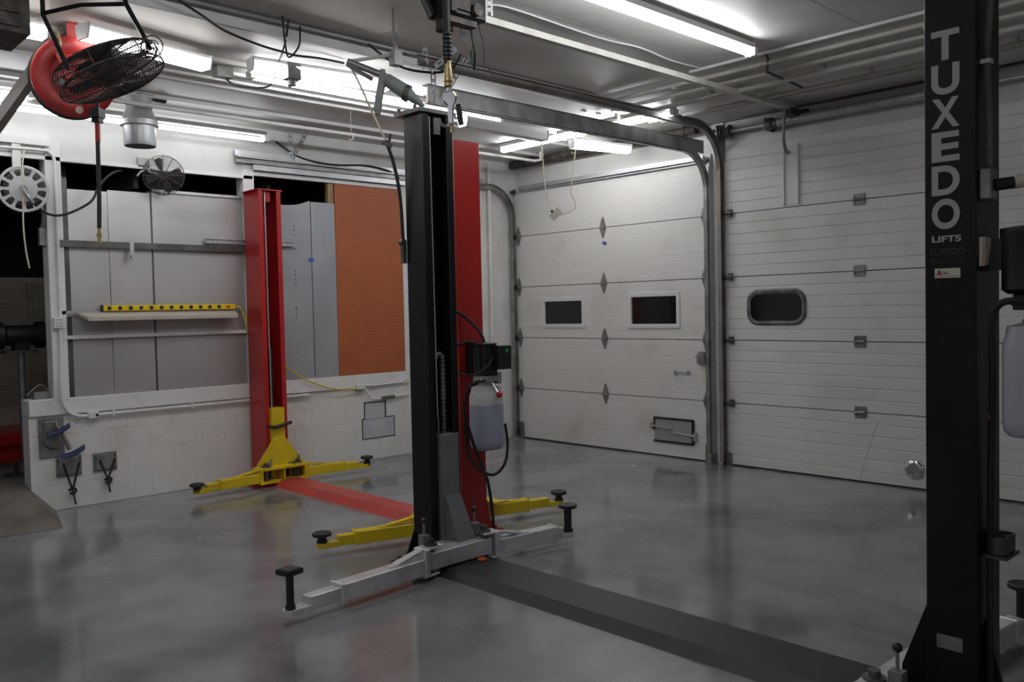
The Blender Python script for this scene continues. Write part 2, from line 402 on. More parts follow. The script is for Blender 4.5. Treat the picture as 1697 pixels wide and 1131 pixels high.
# ------------------------------------------------------------------ overhead doors
SEC = .61
def ribbed(m, x0, x1, z0, z1, zb, pitch, yf, yb, depth):
    """slab from x0 to x1 whose room side has a shallow groove every 'pitch' metres counted from zb"""
    pr = [(z0, yf)]; g = max(.004, depth*.9); k = 1
    while zb + k*pitch < z1 - .01:
        z = zb + k*pitch
        if z - g > z0 + .002: pr += [(z-g, yf), (z, yf+depth), (z+g, yf)]
        k += 1
    pr += [(z1, yf)]; n = len(pr)
    vs = [(x0,y,z) for z,y in pr] + [(x1,y,z) for z,y in pr] + [(x0,yb,z0),(x1,yb,z0),(x0,yb,z1),(x1,yb,z1)]
    fs = [(i,n+i,n+i+1,i+1) for i in range(n-1)] + [(2*n,2*n+2,2*n+3,2*n+1),(0,2*n,2*n+1,n),(n-1,2*n-1,2*n+3,2*n+2)]
    fs += [tuple([2*n,2*n+2]+list(range(n-1,-1,-1))), tuple([2*n+3,2*n+1]+list(range(n,2*n)))]
    m.add(vs, fs)
def sectional_door(name, x0, x1, pitch, depth, wins, wsec, n=5):
    d = struct(root(name, ((x0+x1)/2, -.02, 0)))
    for k in range(n):
        z0, z1 = .015 + k*SEC, k*SEC + SEC - .004
        if k: z0 = k*SEC + .004
        if k == n-1: z1 = 3.045
        m = MB(); xs = x0
        if k == wsec:
            for (a,b,c,e) in wins:
                ribbed(m, xs, a, z0, z1, k*SEC, pitch, -.05, .0, depth)
                ribbed(m, a, b, z0, c, k*SEC, pitch, -.05, .0, depth); ribbed(m, a, b, e, z1, k*SEC, pitch, -.05, .0, depth); xs = b
        ribbed(m, xs, x1, z0, z1, k*SEC, pitch, -.05, .0, depth)
        m.build('door_section', 'door_paint', d)
    MB().box((x0,-.045,-.001),(x1,-.008,.022)).build('bottom_seal', 'rubber', d)
    MB().box((x0,-.02,.0),(x1,.01,3.03)).build('door_backing', 'dark_steel', d)
    return d
d1 = sectional_door('door_1', .075, 2.845, .061, .002, [(.55,1.13,1.385,1.645),(1.84,2.42,1.38,1.665)], 2)
for (a,b,c,e) in ((.55,1.13,1.385,1.645),(1.84,2.42,1.38,1.665)):
    m = MB(); t = .045
    m.box((a-t,-.062,c-t),(b+t,-.045,c)); m.box((a-t,-.062,e),(b+t,-.045,e+t)); m.box((a-t,-.062,c),(a,-.045,e)); m.box((b,-.062,c),(b+t,-.045,e))
    f = m.build('window_frame', 'white_plastic', d1, bevel=.003)
    MB().box((a,-.04,c),(b,-.034,e)).build('pane', 'window_glass', f)
# diamond hinges of door_1
m = MB(); m.prism([(-.046,-.056,-.012),(-.046,-.056,.012),(-.008,-.056,.112),(.008,-.056,.112),(.046,-.056,.012),(.046,-.056,-.012),(.008,-.056,-.112),(-.008,-.056,-.112)], (0,.006,0)); m.cyl((-.034,-.064,0),(.034,-.064,0),.011,n=8); m.box((-.02,-.066,-.03),(.02,-.054,.03))
hg = m.build('hinge', 'track_steel')
copies('hinge', hg, d1, [(x,0,z) for z in (.61,1.22,1.83,2.44) for x in (.125,1.46,2.775)])
m = MB()
for z in (.61,1.22,1.83,2.44):
    pass
for x, dx in ((.10,-1),(2.80,1)):
    for z in (.10,.61,1.22,1.83,2.44,2.98):
        m = MB(); m.cyl((x-.02*dx,-.085,z),(x+.035*dx,-.085,z),.008,n=8); m.cyl((x+.02*dx,-.085,z),(x+.045*dx,-.085,z),.022,n=12); m.box((x-.025,-.085,z-.03),(x-.005,-.052,z+.03)); m.build('roller_bracket', 'dark_steel', d1)
# lift handle, lock, mail hatch with slide bolt
m = MB(); m.tube([(2.40,-.055,.885),(2.41,-.085,.885),(2.55,-.085,.885),(2.56,-.055,.885)], .008, 8); m.cyl((2.40,-.065,.885),(2.40,-.05,.885),.022,n=12); m.cyl((2.56,-.065,.885),(2.56,-.05,.885),.022,n=12)
m.build('lift_handle', 'galvanised', d1, smooth=True)
m = MB(); m.box((2.69,-.10,.985),(2.78,-.05,1.085)); m.cyl((2.66,-.075,1.05),(2.69,-.075,1.05),.014,n=10); m.box((2.68,-.055,.975),(2.79,-.048,1.10)); m.build('slide_lock', 'track_steel', d1)
hatch = MB().box((2.13,-.066,.165),(2.60,-.05,.395)).build('hatch_plate', 'grey_sheet', d1)
m = MB()
for a,b in (((2.12,-.072,.39),(2.61,-.048,.41)),((2.12,-.072,.15),(2.61,-.048,.17)),((2.595,-.072,.16),(2.62,-.048,.40)),((2.12,-.07,.27),(2.14,-.048,.40))): m.box(a,b)
m.build('hatch_edging', 'rubber', hatch)
m = MB(); m.tube([(2.10,-.078,.315),(2.36,-.078,.300),(2.36,-.078,.270),(2.38,-.078,.262),(2.64,-.078,.245)], .009, 8); m.box((2.075,-.075,.285),(2.12,-.05,.345)); m.box((2.615,-.075,.20),(2.655,-.05,.28)); m.box((2.33,-.09,.285),(2.36,-.06,.31)); m.build('slide_bolt', 'galvanised', hatch)
MB().box((.08,-.075,.0),(.16,-.045,.20)).build('bottom_bracket', 'track_steel', d1)
MB().box((2.76,-.075,.0),(2.84,-.045,.17)).build('bottom_bracket', 'track_steel', d1)
m = MB(); m.box((.20,-.085,2.965),(2.80,-.05,3.005)); m.box((.20,-.115,2.985),(2.80,-.08,3.03)); m.build('top_strut', 'galvanised', d1)

d2 = sectional_door('door_2', 2.99, 6.67, 0.1016, .008, [(3.27,3.80,1.39,1.67)], 2)
a,b,c,e = 3.23,3.84,1.36,1.70; r = .11
def rrect(a,b,c,e,r,y,n=6):
    p = []
    for (cx,cz,t0) in ((b-r,e-r,0),(a+r,e-r,PI/2),(a+r,c+r,PI),(b-r,c+r,1.5*PI)):
        for i in range(n+1): t = t0 + PI/2*i/n; p.append((cx+r*math.cos(t), y, cz+r*math.sin(t)))
    return p
o1, i1, i2 = rrect(a,b,c,e,.12,-.052), rrect(a+.02,b-.02,c+.02,e-.02,.105,-.068), rrect(a+.045,b-.045,c+.045,e-.045,.085,-.060)
n = len(o1); m = MB(); m.add(o1+i1+i2, [(i,(i+1)%n,n+(i+1)%n,n+i) for i in range(n)] + [(n+i,n+(i+1)%n,2*n+(i+1)%n,2*n+i) for i in range(n)])
f = m.build('window_frame', 'rubber', d2)
f.data.materials[0] = mat('window_gasket', (.08,.078,.075), .5, col2=(.20,.19,.18), scale=12)
m = MB(); m.prism(rrect(a+.042,b-.042,c+.042,e-.042,.085,-.056), (0,.004,0)); m.build('pane', 'window_glass', f)
m = MB(); m.box((-.05,-.058,.012),(.05,-.05,.05)); m.box((-.05,-.058,-.05),(.05,-.05,-.012)); m.cyl((-.045,-.064,0),(.045,-.064,0),.014,n=8); m.box((-.05,-.07,-.03),(-.035,-.05,.03)); m.box((.035,-.07,-.03),(.05,-.05,.03))
hg2 = m.build('hinge', 'track_steel')
copies('hinge', hg2, d2, [(x,0,z) for z in (.61,1.22,1.83,2.44) for x in (4.33,)])
for z in (.61,1.22,1.83,2.44):
    m = MB(); m.cyl((3.0,-.085,z),(3.10,-.085,z),.014,n=8); m.box((3.05,-.09,z-.035),(3.085,-.05,z+.035)); m.cyl((2.985,-.085,z),(3.01,-.085,z),.024,n=12); m.build('roller_bracket', 'dark_steel', d2)
m = MB(); m.box((3.62,-.075,2.46),(3.64,-.05,3.0)); m.box((3.76,-.075,2.46),(3.78,-.05,3.0)); m.box((3.64,-.056,2.46),(3.76,-.05,3.0)); m.build('opener_stile', 'door_paint', d2)
m = MB(); m.lathe((4.78,-.05,.165), (0,-1,0), [(0,.075),(.012,.078),(.022,.066),(.024,.052),(.012,.046),(.010,.002)], 24); m.build('round_vent', 'chrome', d2, smooth=True)
MB().box((2.99,-.07,.0),(3.05,-.045,.12)).build('bottom_bracket', 'rusty_steel', d2)
m = MB(); m.tube([(5.3,-.050,.57),(4.866,-.049,.576),(4.706,-.049,.579),(4.535,-.049,.571),(4.452,-.049,.482),(4.399,-.049,.321),(4.345,-.049,.158),(4.312,-.049,.028)], .005, 6, 5); m.build('dent_crease', 'door_paint', d2, smooth=True)
m = MB(); m.tube([(2.636,-.049,1.784),(2.578,-.049,1.738),(2.533,-.049,1.72)], .004, 6, 4); m.tube([(2.021,-.049,1.203),(2.043,-.049,1.076),(2.08,-.049,.95),(2.134,-.049,.907)], .004, 6, 4); m.build('dent_crease', 'door_paint', d1, smooth=True)

# ------------------------------------------------------------------ door tracks
def track(name, x, side, zt, rad, yend, mt, label, prof_w=.05, angle=True, mt2=None, pr=.032, zend=None):
    yv = -.095; t = root(name, (x,yv,0), label, 'door track')
    pts = [(x,yv,.03),(x,yv,1.0),(x,yv,2.0),(x,yv,zt-rad)]
    pts += arc((x,yv-rad,zt-rad), 0, PI/2, rad, 10, (0,1,0), (0,0,1))[1:]
    ze = zt if zend is None else zend
    pts += [(x,yv-rad-.6,zt+(ze-zt)*.2),(x,yend,ze)]
    prof = [(-.02,-pr),(.02,-pr),(.02,-pr+.012),(-.006,-pr+.012),(-.006,pr-.012),(.02,pr-.012),(.02,pr),(-.02,pr)]
    prof = [(u*side, w) for u, w in prof]
    MB().sweep(pts, prof, side=(1,0,0)).build('rail', mt, t)
    return t
tA = track('door_track', .075, 1, 3.015, .36, -3.62, 'track_steel', 'galvanised door track running along the white wall above the orange pegboard')
MB().box((.05,-3.62,3.03),(.058,-.55,3.10)).box((.05,-3.62,3.03),(.11,-.55,3.037)).build('horizontal_angle', 'galvanised', tA)
MB().box((.06,-3.45,2.93),(.066,-.9,2.985)).build('side_strip', 'galvanised', tA)
MB().bar((.07,-.095,2.75),(.07,-.40,3.0),.03,.006).build('curve_brace', 'track_steel', tA)
MB().box((.04,-.11,.0),(.052,-.06,2.7)).build('wall_angle', 'white_paint', tA)
tB = track('door_track', 2.83, -1, 3.05, .38, -3.55, 'track_steel', 'heavy grey track of the overhead door with two square windows, right side')
m = MB(); m.box((2.85,-3.55,3.03),(2.858,-.18,3.15)); m.box((2.80,-3.55,3.145),(2.858,-.18,3.152)); m.build('horizontal_angle', 'track_steel', tB)
MB().box((2.852,-.10,.0),(2.862,-.02,2.95)).build('wall_angle', 'galvanised', tB)
for z in (.55,1.15,1.7,2.25): MB().box((2.80,-.10,z),(2.86,-.075,z+.04)).build('track_clip', 'track_steel', tB)
MB().box((2.80,-.14,.0),(2.87,-.03,.10)).build('floor_bracket', 'rusty_steel', tB)
tC = track('door_track', 2.985, 1, 3.26, .40, -3.72, 'rusty_steel', 'rusty round-cornered door track beside the opener rail, left of the oval-window door', pr=.036)
m = MB(); m.box((2.955,-3.72,3.285),(2.962,-.6,3.31)); m.build('horizontal_angle', 'track_steel', tC)
MB().box((2.968,-.09,.0),(2.975,-.03,3.0)).build('wall_angle', 'dark_steel', tC)
# perforated hangers at the back end of the tracks
def perforated(m, p0, p1, w=.035, n=None):
    p0, p1 = V(p0), V(p1); L_ = (p1-p0).length; n = n or int(L_/.05); 
    d = (p1-p0)/n; u = d.normalized(); a = u.cross(V((.72,-.69,0))).normalized()
    for i in range(n):
        q = p0 + d*i
        m.bar(q + a*w*.38, q + d + a*w*.38, w*.28, .004, up=(.72,-.69,0)); m.bar(q - a*w*.38, q + d - a*w*.38, w*.28, .004, up=(.72,-.69,0))
        m.bar(q - u*.012, q + u*.012, w, .004, up=(.72,-.69,0))
for nm, par, pp in (('a', tB, [((2.86,-3.5,3.34),(2.86,-3.5,3.02)), ((2.86,-3.45,3.03),(2.99,-3.3,3.34))]), ('b', tC, [((2.98,-3.66,3.34),(2.98,-3.66,3.2)), ((3.10,-3.5,3.34),(2.98,-3.62,3.2))]), ('c', tA, [((.07,-3.05,3.34),(.07,-3.05,3.02)), ((.12,-2.9,3.34),(.07,-3.05,3.05))])):
    for a, b in pp:
        m = MB(); perforated(m, a, b); m.build('perforated_hanger', 'galvanised', par)

# torsion shaft above door 2 and dark pipe above door 1
ts = root('torsion_shaft', (4.8,-.13,3.2), 'torsion spring shaft with cable drum above the oval-window door', 'door shaft')
m = MB(); m.cyl((2.9,-.13,3.205),(6.6,-.13,3.205),.0165,n=12); m.build('shaft', 'galvanised', ts, smooth=True)
m = MB()
for i in range(0,60): m.cyl((3.62+i*.026,-.13,3.205),(3.62+i*.026+.02,-.13,3.205),.042,n=12)
m.cyl((3.62,-.13,3.205),(5.18,-.13,3.205),.038,n=12); m.build('torsion_spring', 'galvanised', ts, smooth=True)
m = MB(); m.lathe((3.03,-.13,3.205),(1,0,0),[(0,.05),(.015,.06),(.02,.045),(.08,.05),(.085,.062),(.10,.062),(.105,.02)],20); m.build('cable_drum', 'dark_steel', ts, smooth=True)
m = MB(); m.lathe((2.88,-.13,3.205),(1,0,0),[(0,.04),(.06,.045),(.065,.05),(.075,.02)],20); m.build('cable_drum', 'track_steel', ts, smooth=True)
m = MB(); m.prism([(3.0,-.20,3.27),(3.0,-.05,3.30),(3.0,-.03,2.96),(3.0,-.09,2.92)],(.008,0,0)); m.build('end_bracket', 'track_steel', ts)
m = MB(); m.box((3.50,-.17,3.15),(3.515,-.01,3.26)); m.lathe((3.515,-.13,3.205),(1,0,0),[(0,.055),(.05,.055),(.055,.04),(.10,.042)],16); m.build('spring_anchor', 'dark_steel', ts)
m = MB(); m.cyl((.12,-.14,3.285),(2.75,-.14,3.285),.045,n=14)
for x in (.3,.9,1.5,2.1,2.6): m.lathe((x,-.14,3.285),(1,0,0),[(0,.046),(.004,.052),(.03,.052),(.034,.046)],14)
tag(m.build('ceiling_pipe', 'dirty_black', smooth=True), 'dark grimy pipe under the ceiling above the square-window door', 'pipe')

# ------------------------------------------------------------------ two-post lifts
def column(lift, xb, s, y0, y1, depth, h, mt, lip=.055, t=.012, name='column'):
    """C-shaped post: back plate at x = xb, opening towards s (+1/-1) in x"""
    xf = xb + s*depth; m = MB()
    poly = [(xb,y0),(xf,y0),(xf,y0+lip),(xf-s*t,y0+lip),(xf-s*t,y0+t),(xb+s*t,y0+t),(xb+s*t,y1-t),(xf-s*t,y1-t),(xf-s*t,y1-lip),(xf,y1-lip),(xf,y1),(xb,y1)]
    m.prism([(x,y,.012) for x,y in poly], (0,0,h-.012))
    return m.build(name, mt, lift, bevel=.0025)
def swing_arm(lift, piv, tip, mt, pad_mt, z0=.045, hz=.09, wz=.085, out=(.64,.86), pad=('round',.05,.1), handle=True, brace=True, flange=.05, hs=1):
    P, T = V((piv[0],piv[1],0)), V((tip[0],tip[1],0)); d = (T-P); L_ = d.length; d.normalize(); a = V((-d.y,d.x,0)); zc = z0 + hz/2
    def at(t, z, o=0): q = P + d*(L_*t) + a*o; return V((q.x,q.y,z))
    m = MB(); st = .07/L_
    m.bar(at(st,zc), at(out[0],zc), wz, hz); m.bar(at(out[0]-.012/L_,zc), at(out[0]+.004/L_,zc), wz+.012, hz+.012)
    arm = m.build('swing_arm', mt, lift, bevel=.004)
    m = MB(); m.bar(at(out[0]-.05,zc-.004), at(out[1],zc-.004), wz*.78, hz*.78); m.build('inner_tube', mt, arm, bevel=.004)
    m = MB(); e0, e1 = at(out[1]-.02,0), at(1.0,0); w = wz*.42; poly = [e0 + a*w, e0 - a*w]
    poly += [e1 - a*w*math.cos(t) + d*w*math.sin(t) for t in [PI*k/8 for k in range(9)]]
    m.prism([(p.x,p.y,z0+.002) for p in poly], (0,0,.034)); m.build('arm_foot', mt, arm)
    kind, ph, pr = pad
    c = at(1.0, z0+.036); m = MB(); m.cyl(c, c + V((0,0,ph)), pr*.42, n=14); m.cyl(c - V((0,0,.02)), c + V((0,0,.02)), pr*.55, n=14); m.build('pad_post', 'black_plastic', arm, smooth=True)
    m = MB(); q = c + V((0,0,ph))
    if kind == 'round': m.lathe(q - V((0,0,.004)), (0,0,1), [(0,pr*.8),(.006,pr),(.022,pr),(.026,pr*.92),(.020,pr*.55),(.018,.002)], 20)
    else:
        m.obox(q + V((0,0,.008)), (pr*2,pr*2,.026), (0,0,math.atan2(d.y,d.x)+.15)); m.obox(q + V((0,0,.020)), (pr*1.7,pr*1.7,.008), (0,0,math.atan2(d.y,d.x)+.15))
    m.build('lift_pad', pad_mt, arm, smooth=(kind == 'round'))
    # knuckle: upright plate, upper and lower ears, pin
    m = MB(); m.bar(at(st-.02/L_,z0+hz*.5+flange*.3), at(st+.015/L_,z0+hz*.5+flange*.3), wz*1.15, hz+flange); 
    m.bar(at(-.03/L_,z0+hz+flange*.75), at(st+.015/L_,z0+hz+flange*.75), wz*.95, .016); m.bar(at(-.03/L_,z0-.012), at(st+.015/L_,z0-.012), wz*.95, .014)
    m.build('knuckle', mt, arm, bevel=.003)
    m = MB(); m.cyl(at(0,z0-.02), at(0,z0+hz+flange+.03), .022, n=14); m.cyl(at(0,z0+hz+flange*.75+.008), at(0,z0+hz+flange*.75+.018), .042, n=18); m.build('pivot_pin', 'dark_steel', arm, smooth=True)
    if brace:
        m = MB(); m.bar(at(st,z0+hz+flange*.70), at(st+.20/L_,z0+hz+.004), wz*.55, .014); m.bar(at(st+.18/L_,z0+hz+.003), at(st+.26/L_,z0+hz+.003), wz*.6, .006); m.build('brace_plate', mt, arm)
    if handle:
        b = at(-.02/L_, z0+hz+flange*.8, .075*hs); m = MB(); m.box(b - V((.025,.025,.09)), b + V((.025,.025,.05))); m.cyl(b + V((0,0,.05)), b + V((0,0,.13)), .007, n=8); m.build('arm_lock', 'plate_grey' if mt == 'silver_paint' else mt, arm)
        m = MB(); m.ball(b + V((0,0,.135)), .018, 10); m.build('lock_knob', 'black_plastic', arm, smooth=True)
    return arm
def chain(m, x, y, z0, z1, w=.028, d=.02):
    z = z0
    while z < z1: m.box((x-d/2,y-w/2,z),(x+d/2,y+w/2,z+.016)); m.box((x-d*.35,y-w*.3,z+.016),(x+d*.35,y+w*.3,z+.026)); z += .026
def base_plate(lift, x0, x1, y0, y1, mt):
    m = MB(); m.box((x0,y0,0),(x1,y1,.014))
    for x in (x0+.04,x1-.04):
        for y in (y0+.04,y1-.04): m.cyl((x,y,.014),(x,y,.04),.013,n=6)
    m.build('base_plate', mt, lift)
def floor_cover(lift, x0, x1, yc, w, h, mt):
    m = MB(); m.prism([(x0,yc-w/2,0),(x0,yc-w/2+.07,h),(x0,yc+w/2-.07,h),(x0,yc+w/2,0)], (x1-x0,0,0)); return m.build('floor_cover', mt, lift)

# red and yellow lift
RL = root('two_post_lift', (1.6,-3.44,0), 'red two-post car lift with yellow swing arms in front of the pegboard wall', 'car lift')
ry0, ry1 = -3.56, -3.335
c1 = column(RL, .07, 1, ry0, ry1, .29, 2.70, 'red_paint', lip=.045)
m = MB(); m.box((.06,ry0-.01,2.70),(.37,ry1+.01,2.712)); m.build('top_cap', 'red_paint', RL)
m = MB(); m.box((.30,ry0+.09,2.60),(.325,ry0+.135,2.70)); m.build('pulley_bracket', 'red_paint', RL)
m = MB(); m.tube([(.335,ry0+.075,2.69),(.335,ry0+.075,1.6),(.335,ry0+.08,.62)], .006, 8); m.build('lift_cable', 'galvanised', RL)
m = MB(); chain(m, .29, -3.455, .7, 1.24); m.tube(arc((.29,-3.475,1.24),0,PI,.02,6,(0,1,0),(0,0,1)), .012, 8); m.build('lift_chain', 'dark_steel', RL)
base_plate(RL, .03, .50, -3.70, -3.20, 'red_paint')
m = MB(); m.box((.27,-3.515,.20),(.40,-3.385,.70)); m.prism([(.40,-3.515,.42),(.40,-3.385,.42),(.40,-3.20,.165),(.40,-3.70,.165)], (.015,0,0)); cg1 = m.build('carriage', 'yellow_paint', RL, bevel=.003)
m = MB(); m.box((.34,-3.70,.155),(.52,-3.20,.175)); m.box((.34,-3.70,.035),(.52,-3.20,.055)); m.box((.34,-3.70,.055),(.36,-3.20,.155))
for y in (-3.70,-3.46,-3.215): m.box((.36,y,.055),(.50,y+.015,.155))
m.build('carriage_box', 'yellow_paint', cg1)
for y in (-3.60,-3.32):
    m = MB(); m.cyl((.44,y,.04),(.44,y,.19),.022,n=12); m.build('pivot_pin', 'dark_steel', cg1)
    m = MB(); m.box((.41,y-.05,.175),(.43,y+.05,.19)); m.prism([(.42,y,.175),(.42,y+.06,.175),(.42,y+.06,.25)],(.012,0,0)); m.build('lock_tab', 'plate_grey', cg1)
m = MB(); m.tube([(.42,-3.57,.54),(.43,-3.50,.53),(.43,-3.40,.545),(.40,-3.32,.555)], .016, 8); m.build('rubber_stop', 'rubber', cg1)
swing_arm(RL, (.46,-3.62), (.50,-4.28), 'yellow_paint', 'rubber', out=(.70,.88), pad=('round',.03,.062), handle=False, z0=.05, wz=.08, hz=.085)
swing_arm(RL, (.46,-3.30), (.56,-2.60), 'yellow_paint', 'rubber', out=(.66,.86), pad=('round',.05,.062), handle=False, z0=.05, wz=.08, hz=.085)
c2 = column(RL, 3.14, -1, ry0, ry1, .27, 2.72, 'red_paint', lip=.045)
base_plate(RL, 2.72, 3.20, -3.66, -3.24, 'red_paint')
m = MB(); m.prism([(3.14,ry1,.012),(3.14,ry1+.05,.012),(3.14,ry1,.22)],(-.012,0,0)); m.build('gusset', 'red_paint', RL)
m = MB(); m.box((2.80,-3.74,.055),(2.89,-3.14,.155)); m.box((2.86,-3.51,.06),(2.98,-3.38,.62)); cg2 = m.build('carriage', 'yellow_paint', RL, bevel=.003)
m = MB(); m.box((2.86,-3.76,.155),(3.06,-3.66,.17)); m.box((2.86,-3.20,.155),(3.08,-3.10,.17)); m.build('carriage_ear', 'yellow_paint', cg2)
swing_arm(RL, (3.00,-3.78), (2.80,-4.46), 'yellow_paint', 'rubber', out=(.70,.86), pad=('round',.045,.062), handle=False, z0=.05, wz=.085, hz=.085)
swing_arm(RL, (2.93,-3.27), (3.10,-2.56), 'yellow_paint', 'rubber', out=(.60,.86), pad=('round',.05,.062), handle=False, z0=.05, wz=.085, hz=.085)
floor_cover(RL, .50, 2.74, -3.41, .32, .055, 'plate_red')
# power unit on the back of the red post
pu = MB()
pu.box((3.14,-3.50,1.13),(3.20,-3.38,1.34)); pu.lathe((3.28,-3.45,1.12),(0,0,1),[(0,.07),(.01,.085),(.03,.085),(.035,.075),(.20,.078),(.205,.085),(.215,.085),(.22,.06)],24)
for i in range(10): t = 2*PI*i/10; pu.box((3.28+.074*math.cos(t)-.006,-3.45+.074*math.sin(t)-.006,1.15),(3.28+.074*math.cos(t)+.010,-3.45+.074*math.sin(t)+.010,1.31))
PU = pu.build('power_unit', 'black_plastic', RL, smooth=True)
m = MB(); m.box((3.35,-3.44,1.16),(3.42,-3.33,1.32)); m.build('switch_box', 'black_plastic', PU, bevel=.004)
m = MB(); m.lathe((3.42,-3.375,1.285),(1,0,0),[(0,.016),(.006,.016),(.008,.004)],14); m.build('start_button', 'green_light', PU)
m = MB(); m.box((3.22,-3.51,1.075),(3.35,-3.39,1.12)); m.cyl((3.35,-3.50,1.095),(3.35,-3.56,1.095),.014,n=8); m.box((3.30,-3.40,1.06),(3.36,-3.37,1.14)); m.build('valve_block', 'cast_alloy', PU, bevel=.004)
m = MB(); m.tube([(3.35,-3.45,1.07),(3.39,-3.43,1.0)], .007, 8); m.build('release_lever', 'chrome', PU)
m = MB(); m.ball((3.395,-3.428,.99), .022); m.build('lever_knob', 'red_plastic', PU, smooth=True)
def tank(parent, cx, cy, z0, z1, wx, wy, mt):
    m = MB(); prof = [(z0,.80),(z0+.02,.96),(z0+.05,1.),(z1-.09,1.),(z1-.06,.97),(z1-.045,.90),(z1-.03,.90),(z1-.01,.86),(z1,.5)]
    rings = []
    for z, k in prof:
        rr = .28*min(wx,wy); hx, hy = wx/2*k, wy/2*k; ring = []
        for (sx_,sy_,t0) in ((1,1,0),(-1,1,PI/2),(-1,-1,PI),(1,-1,1.5*PI)):
            for i in range(5): t = t0 + PI/2*i/4; ring.append((cx+sx_*(hx-rr*k)+rr*k*math.cos(t), cy+sy_*(hy-rr*k)+rr*k*math.sin(t), z))
        rings.append(ring)
    n = len(rings[0]); fs = [(j*n+i,j*n+(i+1)%n,(j+1)*n+(i+1)%n,(j+1)*n+i) for j in range(len(rings)-1) for i in range(n)]
    fs += [tuple(range(n-1,-1,-1)), tuple(range((len(rings)-1)*n,len(rings)*n))]
    m.add([p for r in rings for p in r], fs); m.lathe((cx,cy,z1-.01),(0,0,1),[(0,.05),(.02,.05),(.025,.045),(.045,.045)],16)
    o = m.build('fluid_tank', mt, parent, smooth=True); return o
fl_ = tank(PU, 3.28, -3.445, .613, 1.00, .182, .207, 'blue_fluid'); fl_.name = 'fluid'
for v_ in fl_.data.vertices: v_.co.z = min(v_.co.z, .96)
tk = tank(PU, 3.28, -3.445, .615, 1.05, .18, .205, 'fluid_tank')
m = MB(); m.tube([(3.36,-3.52,1.09),(3.33,-3.61,1.07),(3.27,-3.63,.95),(3.27,-3.62,.65),(3.31,-3.58,.52),(3.36,-3.48,.45),(3.37,-3.38,.50),(3.36,-3.33,.62),(3.34,-3.33,.78)], .010, 8, 6); m.build('hydraulic_hose', 'rubber', PU, smooth=True)
m = MB(); m.tube([(3.27,-3.61,.80),(3.30,-3.56,.60),(3.34,-3.50,.40),(3.34,-3.46,.10),(3.30,-3.46,.02)], .011, 8, 6); m.build('hydraulic_hose', 'rubber', PU, smooth=True)
m = MB(); m.tube([(3.28,-3.45,1.34),(3.24,-3.46,1.42),(3.18,-3.52,1.51),(3.15,-3.60,1.56)], .011, 8, 6); m.tube([(3.28,-3.5,1.33),(3.24,-3.56,1.35),(3.18,-3.64,1.32)], .009, 8, 5); m.tube([(3.34,-3.44,1.26),(3.38,-3.50,1.20),(3.34,-3.60,1.13),(3.2,-3.68,1.16)], .007, 8, 5); m.build('power_cable', 'rubber', PU, smooth=True)

# black and silver lift
BL = root('two_post_lift', (4.95,-4.0,0), 'black two-post car lift with silver swing arms and black floor cover', 'car lift')
by0, by1 = -4.12, -3.885
k1 = column(BL, 3.33, 1, by0, by1, .185, 2.76, 'black_paint', lip=.05)
m = MB(); m.box((3.27,by0-.03,2.76),(3.53,by1+.02,2.785)); m.build('top_cap', 'dark_steel', BL)
for x,y in ((3.30,-4.13),(3.46,-4.13)):
    m = MB(); m.cyl((x,y,2.785),(x,y,2.81),.012,n=6); m.build('cap_bolt', 'dark_steel', BL)
m = MB(); m.tube([(3.50,-4.055,2.74),(3.505,-4.055,2.0),(3.505,-4.05,1.0),(3.505,-4.045,.80)], .005, 8); m.build('lift_cable', 'galvanised', BL)
m = MB(); m.cyl((3.505,-4.045,.80),(3.505,-4.045,.90),.009,n=10); m.build('cable_fitting', 'dark_steel', BL)
m = MB(); m.box((3.44,-4.02,2.64),(3.50,-3.97,2.75)); m.build('pulley_bracket', 'dark_steel', BL)
m = MB(); chain(m, 3.47, -3.975, .8, 1.27); m.tube(arc((3.47,-4.0,1.27),0,PI,.025,6,(0,1,0),(0,0,1)), .014, 8); m.build('lift_chain', 'track_steel', BL)
base_plate(BL, 3.26, 3.66, -4.25, -3.75, 'black_paint')
m = MB(); m.prism([(3.33,by0,.014),(3.33,by0-.08,.014),(3.33,by0,.20)],(.012,0,0)); m.build('gusset', 'black_paint', BL)
m = MB(); m.box((3.40,-4.05,.15),(3.53,-3.905,.80)); cgb = m.build('carriage', 'grey_paint', BL, bevel=.003)
m = MB(); m.prism([(3.53,-4.02,.40),(3.54,-3.90,.40),(3.66,-3.89,.15),(3.64,-4.02,.15)],(.0,.0,-.012)); m.hexa([(3.53,-4.03,.15),(3.66,-4.03,.15),(3.66,-3.90,.15),(3.53,-3.90,.15),(3.53,-4.03,.42),(3.545,-4.03,.42),(3.545,-3.915,.42),(3.53,-3.915,.42)]); m.build('carriage_gusset', 'grey_paint', cgb)
m = MB(); m.box((3.61,-4.30,.055),(3.72,-3.815,.155)); m.box((3.50,-4.12,.06),(3.62,-3.90,.15)); m.build('cross_tube', 'silver_paint', cgb, bevel=.004)
swing_arm(BL, (3.68,-4.265), (3.755,-5.22), 'silver_paint', 'plate_black', out=(.70,.90), pad=('square',.185,.048), z0=.04, wz=.095, hz=.095, hs=-1, flange=.065)
swing_arm(BL, (3.68,-3.845), (3.76,-3.17), 'silver_paint', 'plate_black', out=(.82,.90), pad=('round',.16,.062), z0=.04, wz=.095, hz=.095, flange=.065)
m = MB(); m.tube(arc((3.755,-3.93,.052),0,2*PI,.022,12,(1,0,0),(0,1,0))[:-1], .007, 6, close=True); m.build('stop_ring', 'orange_paint', cgb)
floor_cover(BL, 3.62, 6.50, -4.0, .44, .045, 'plate_black')
k2 = column(BL, 6.60, -1, by0, by1, .172, 2.76, 'black_paint', lip=.05)
m = MB(); m.box((6.41,by0-.03,2.76),(6.66,by1+.02,2.785)); m.build('top_cap', 'dark_steel', BL)
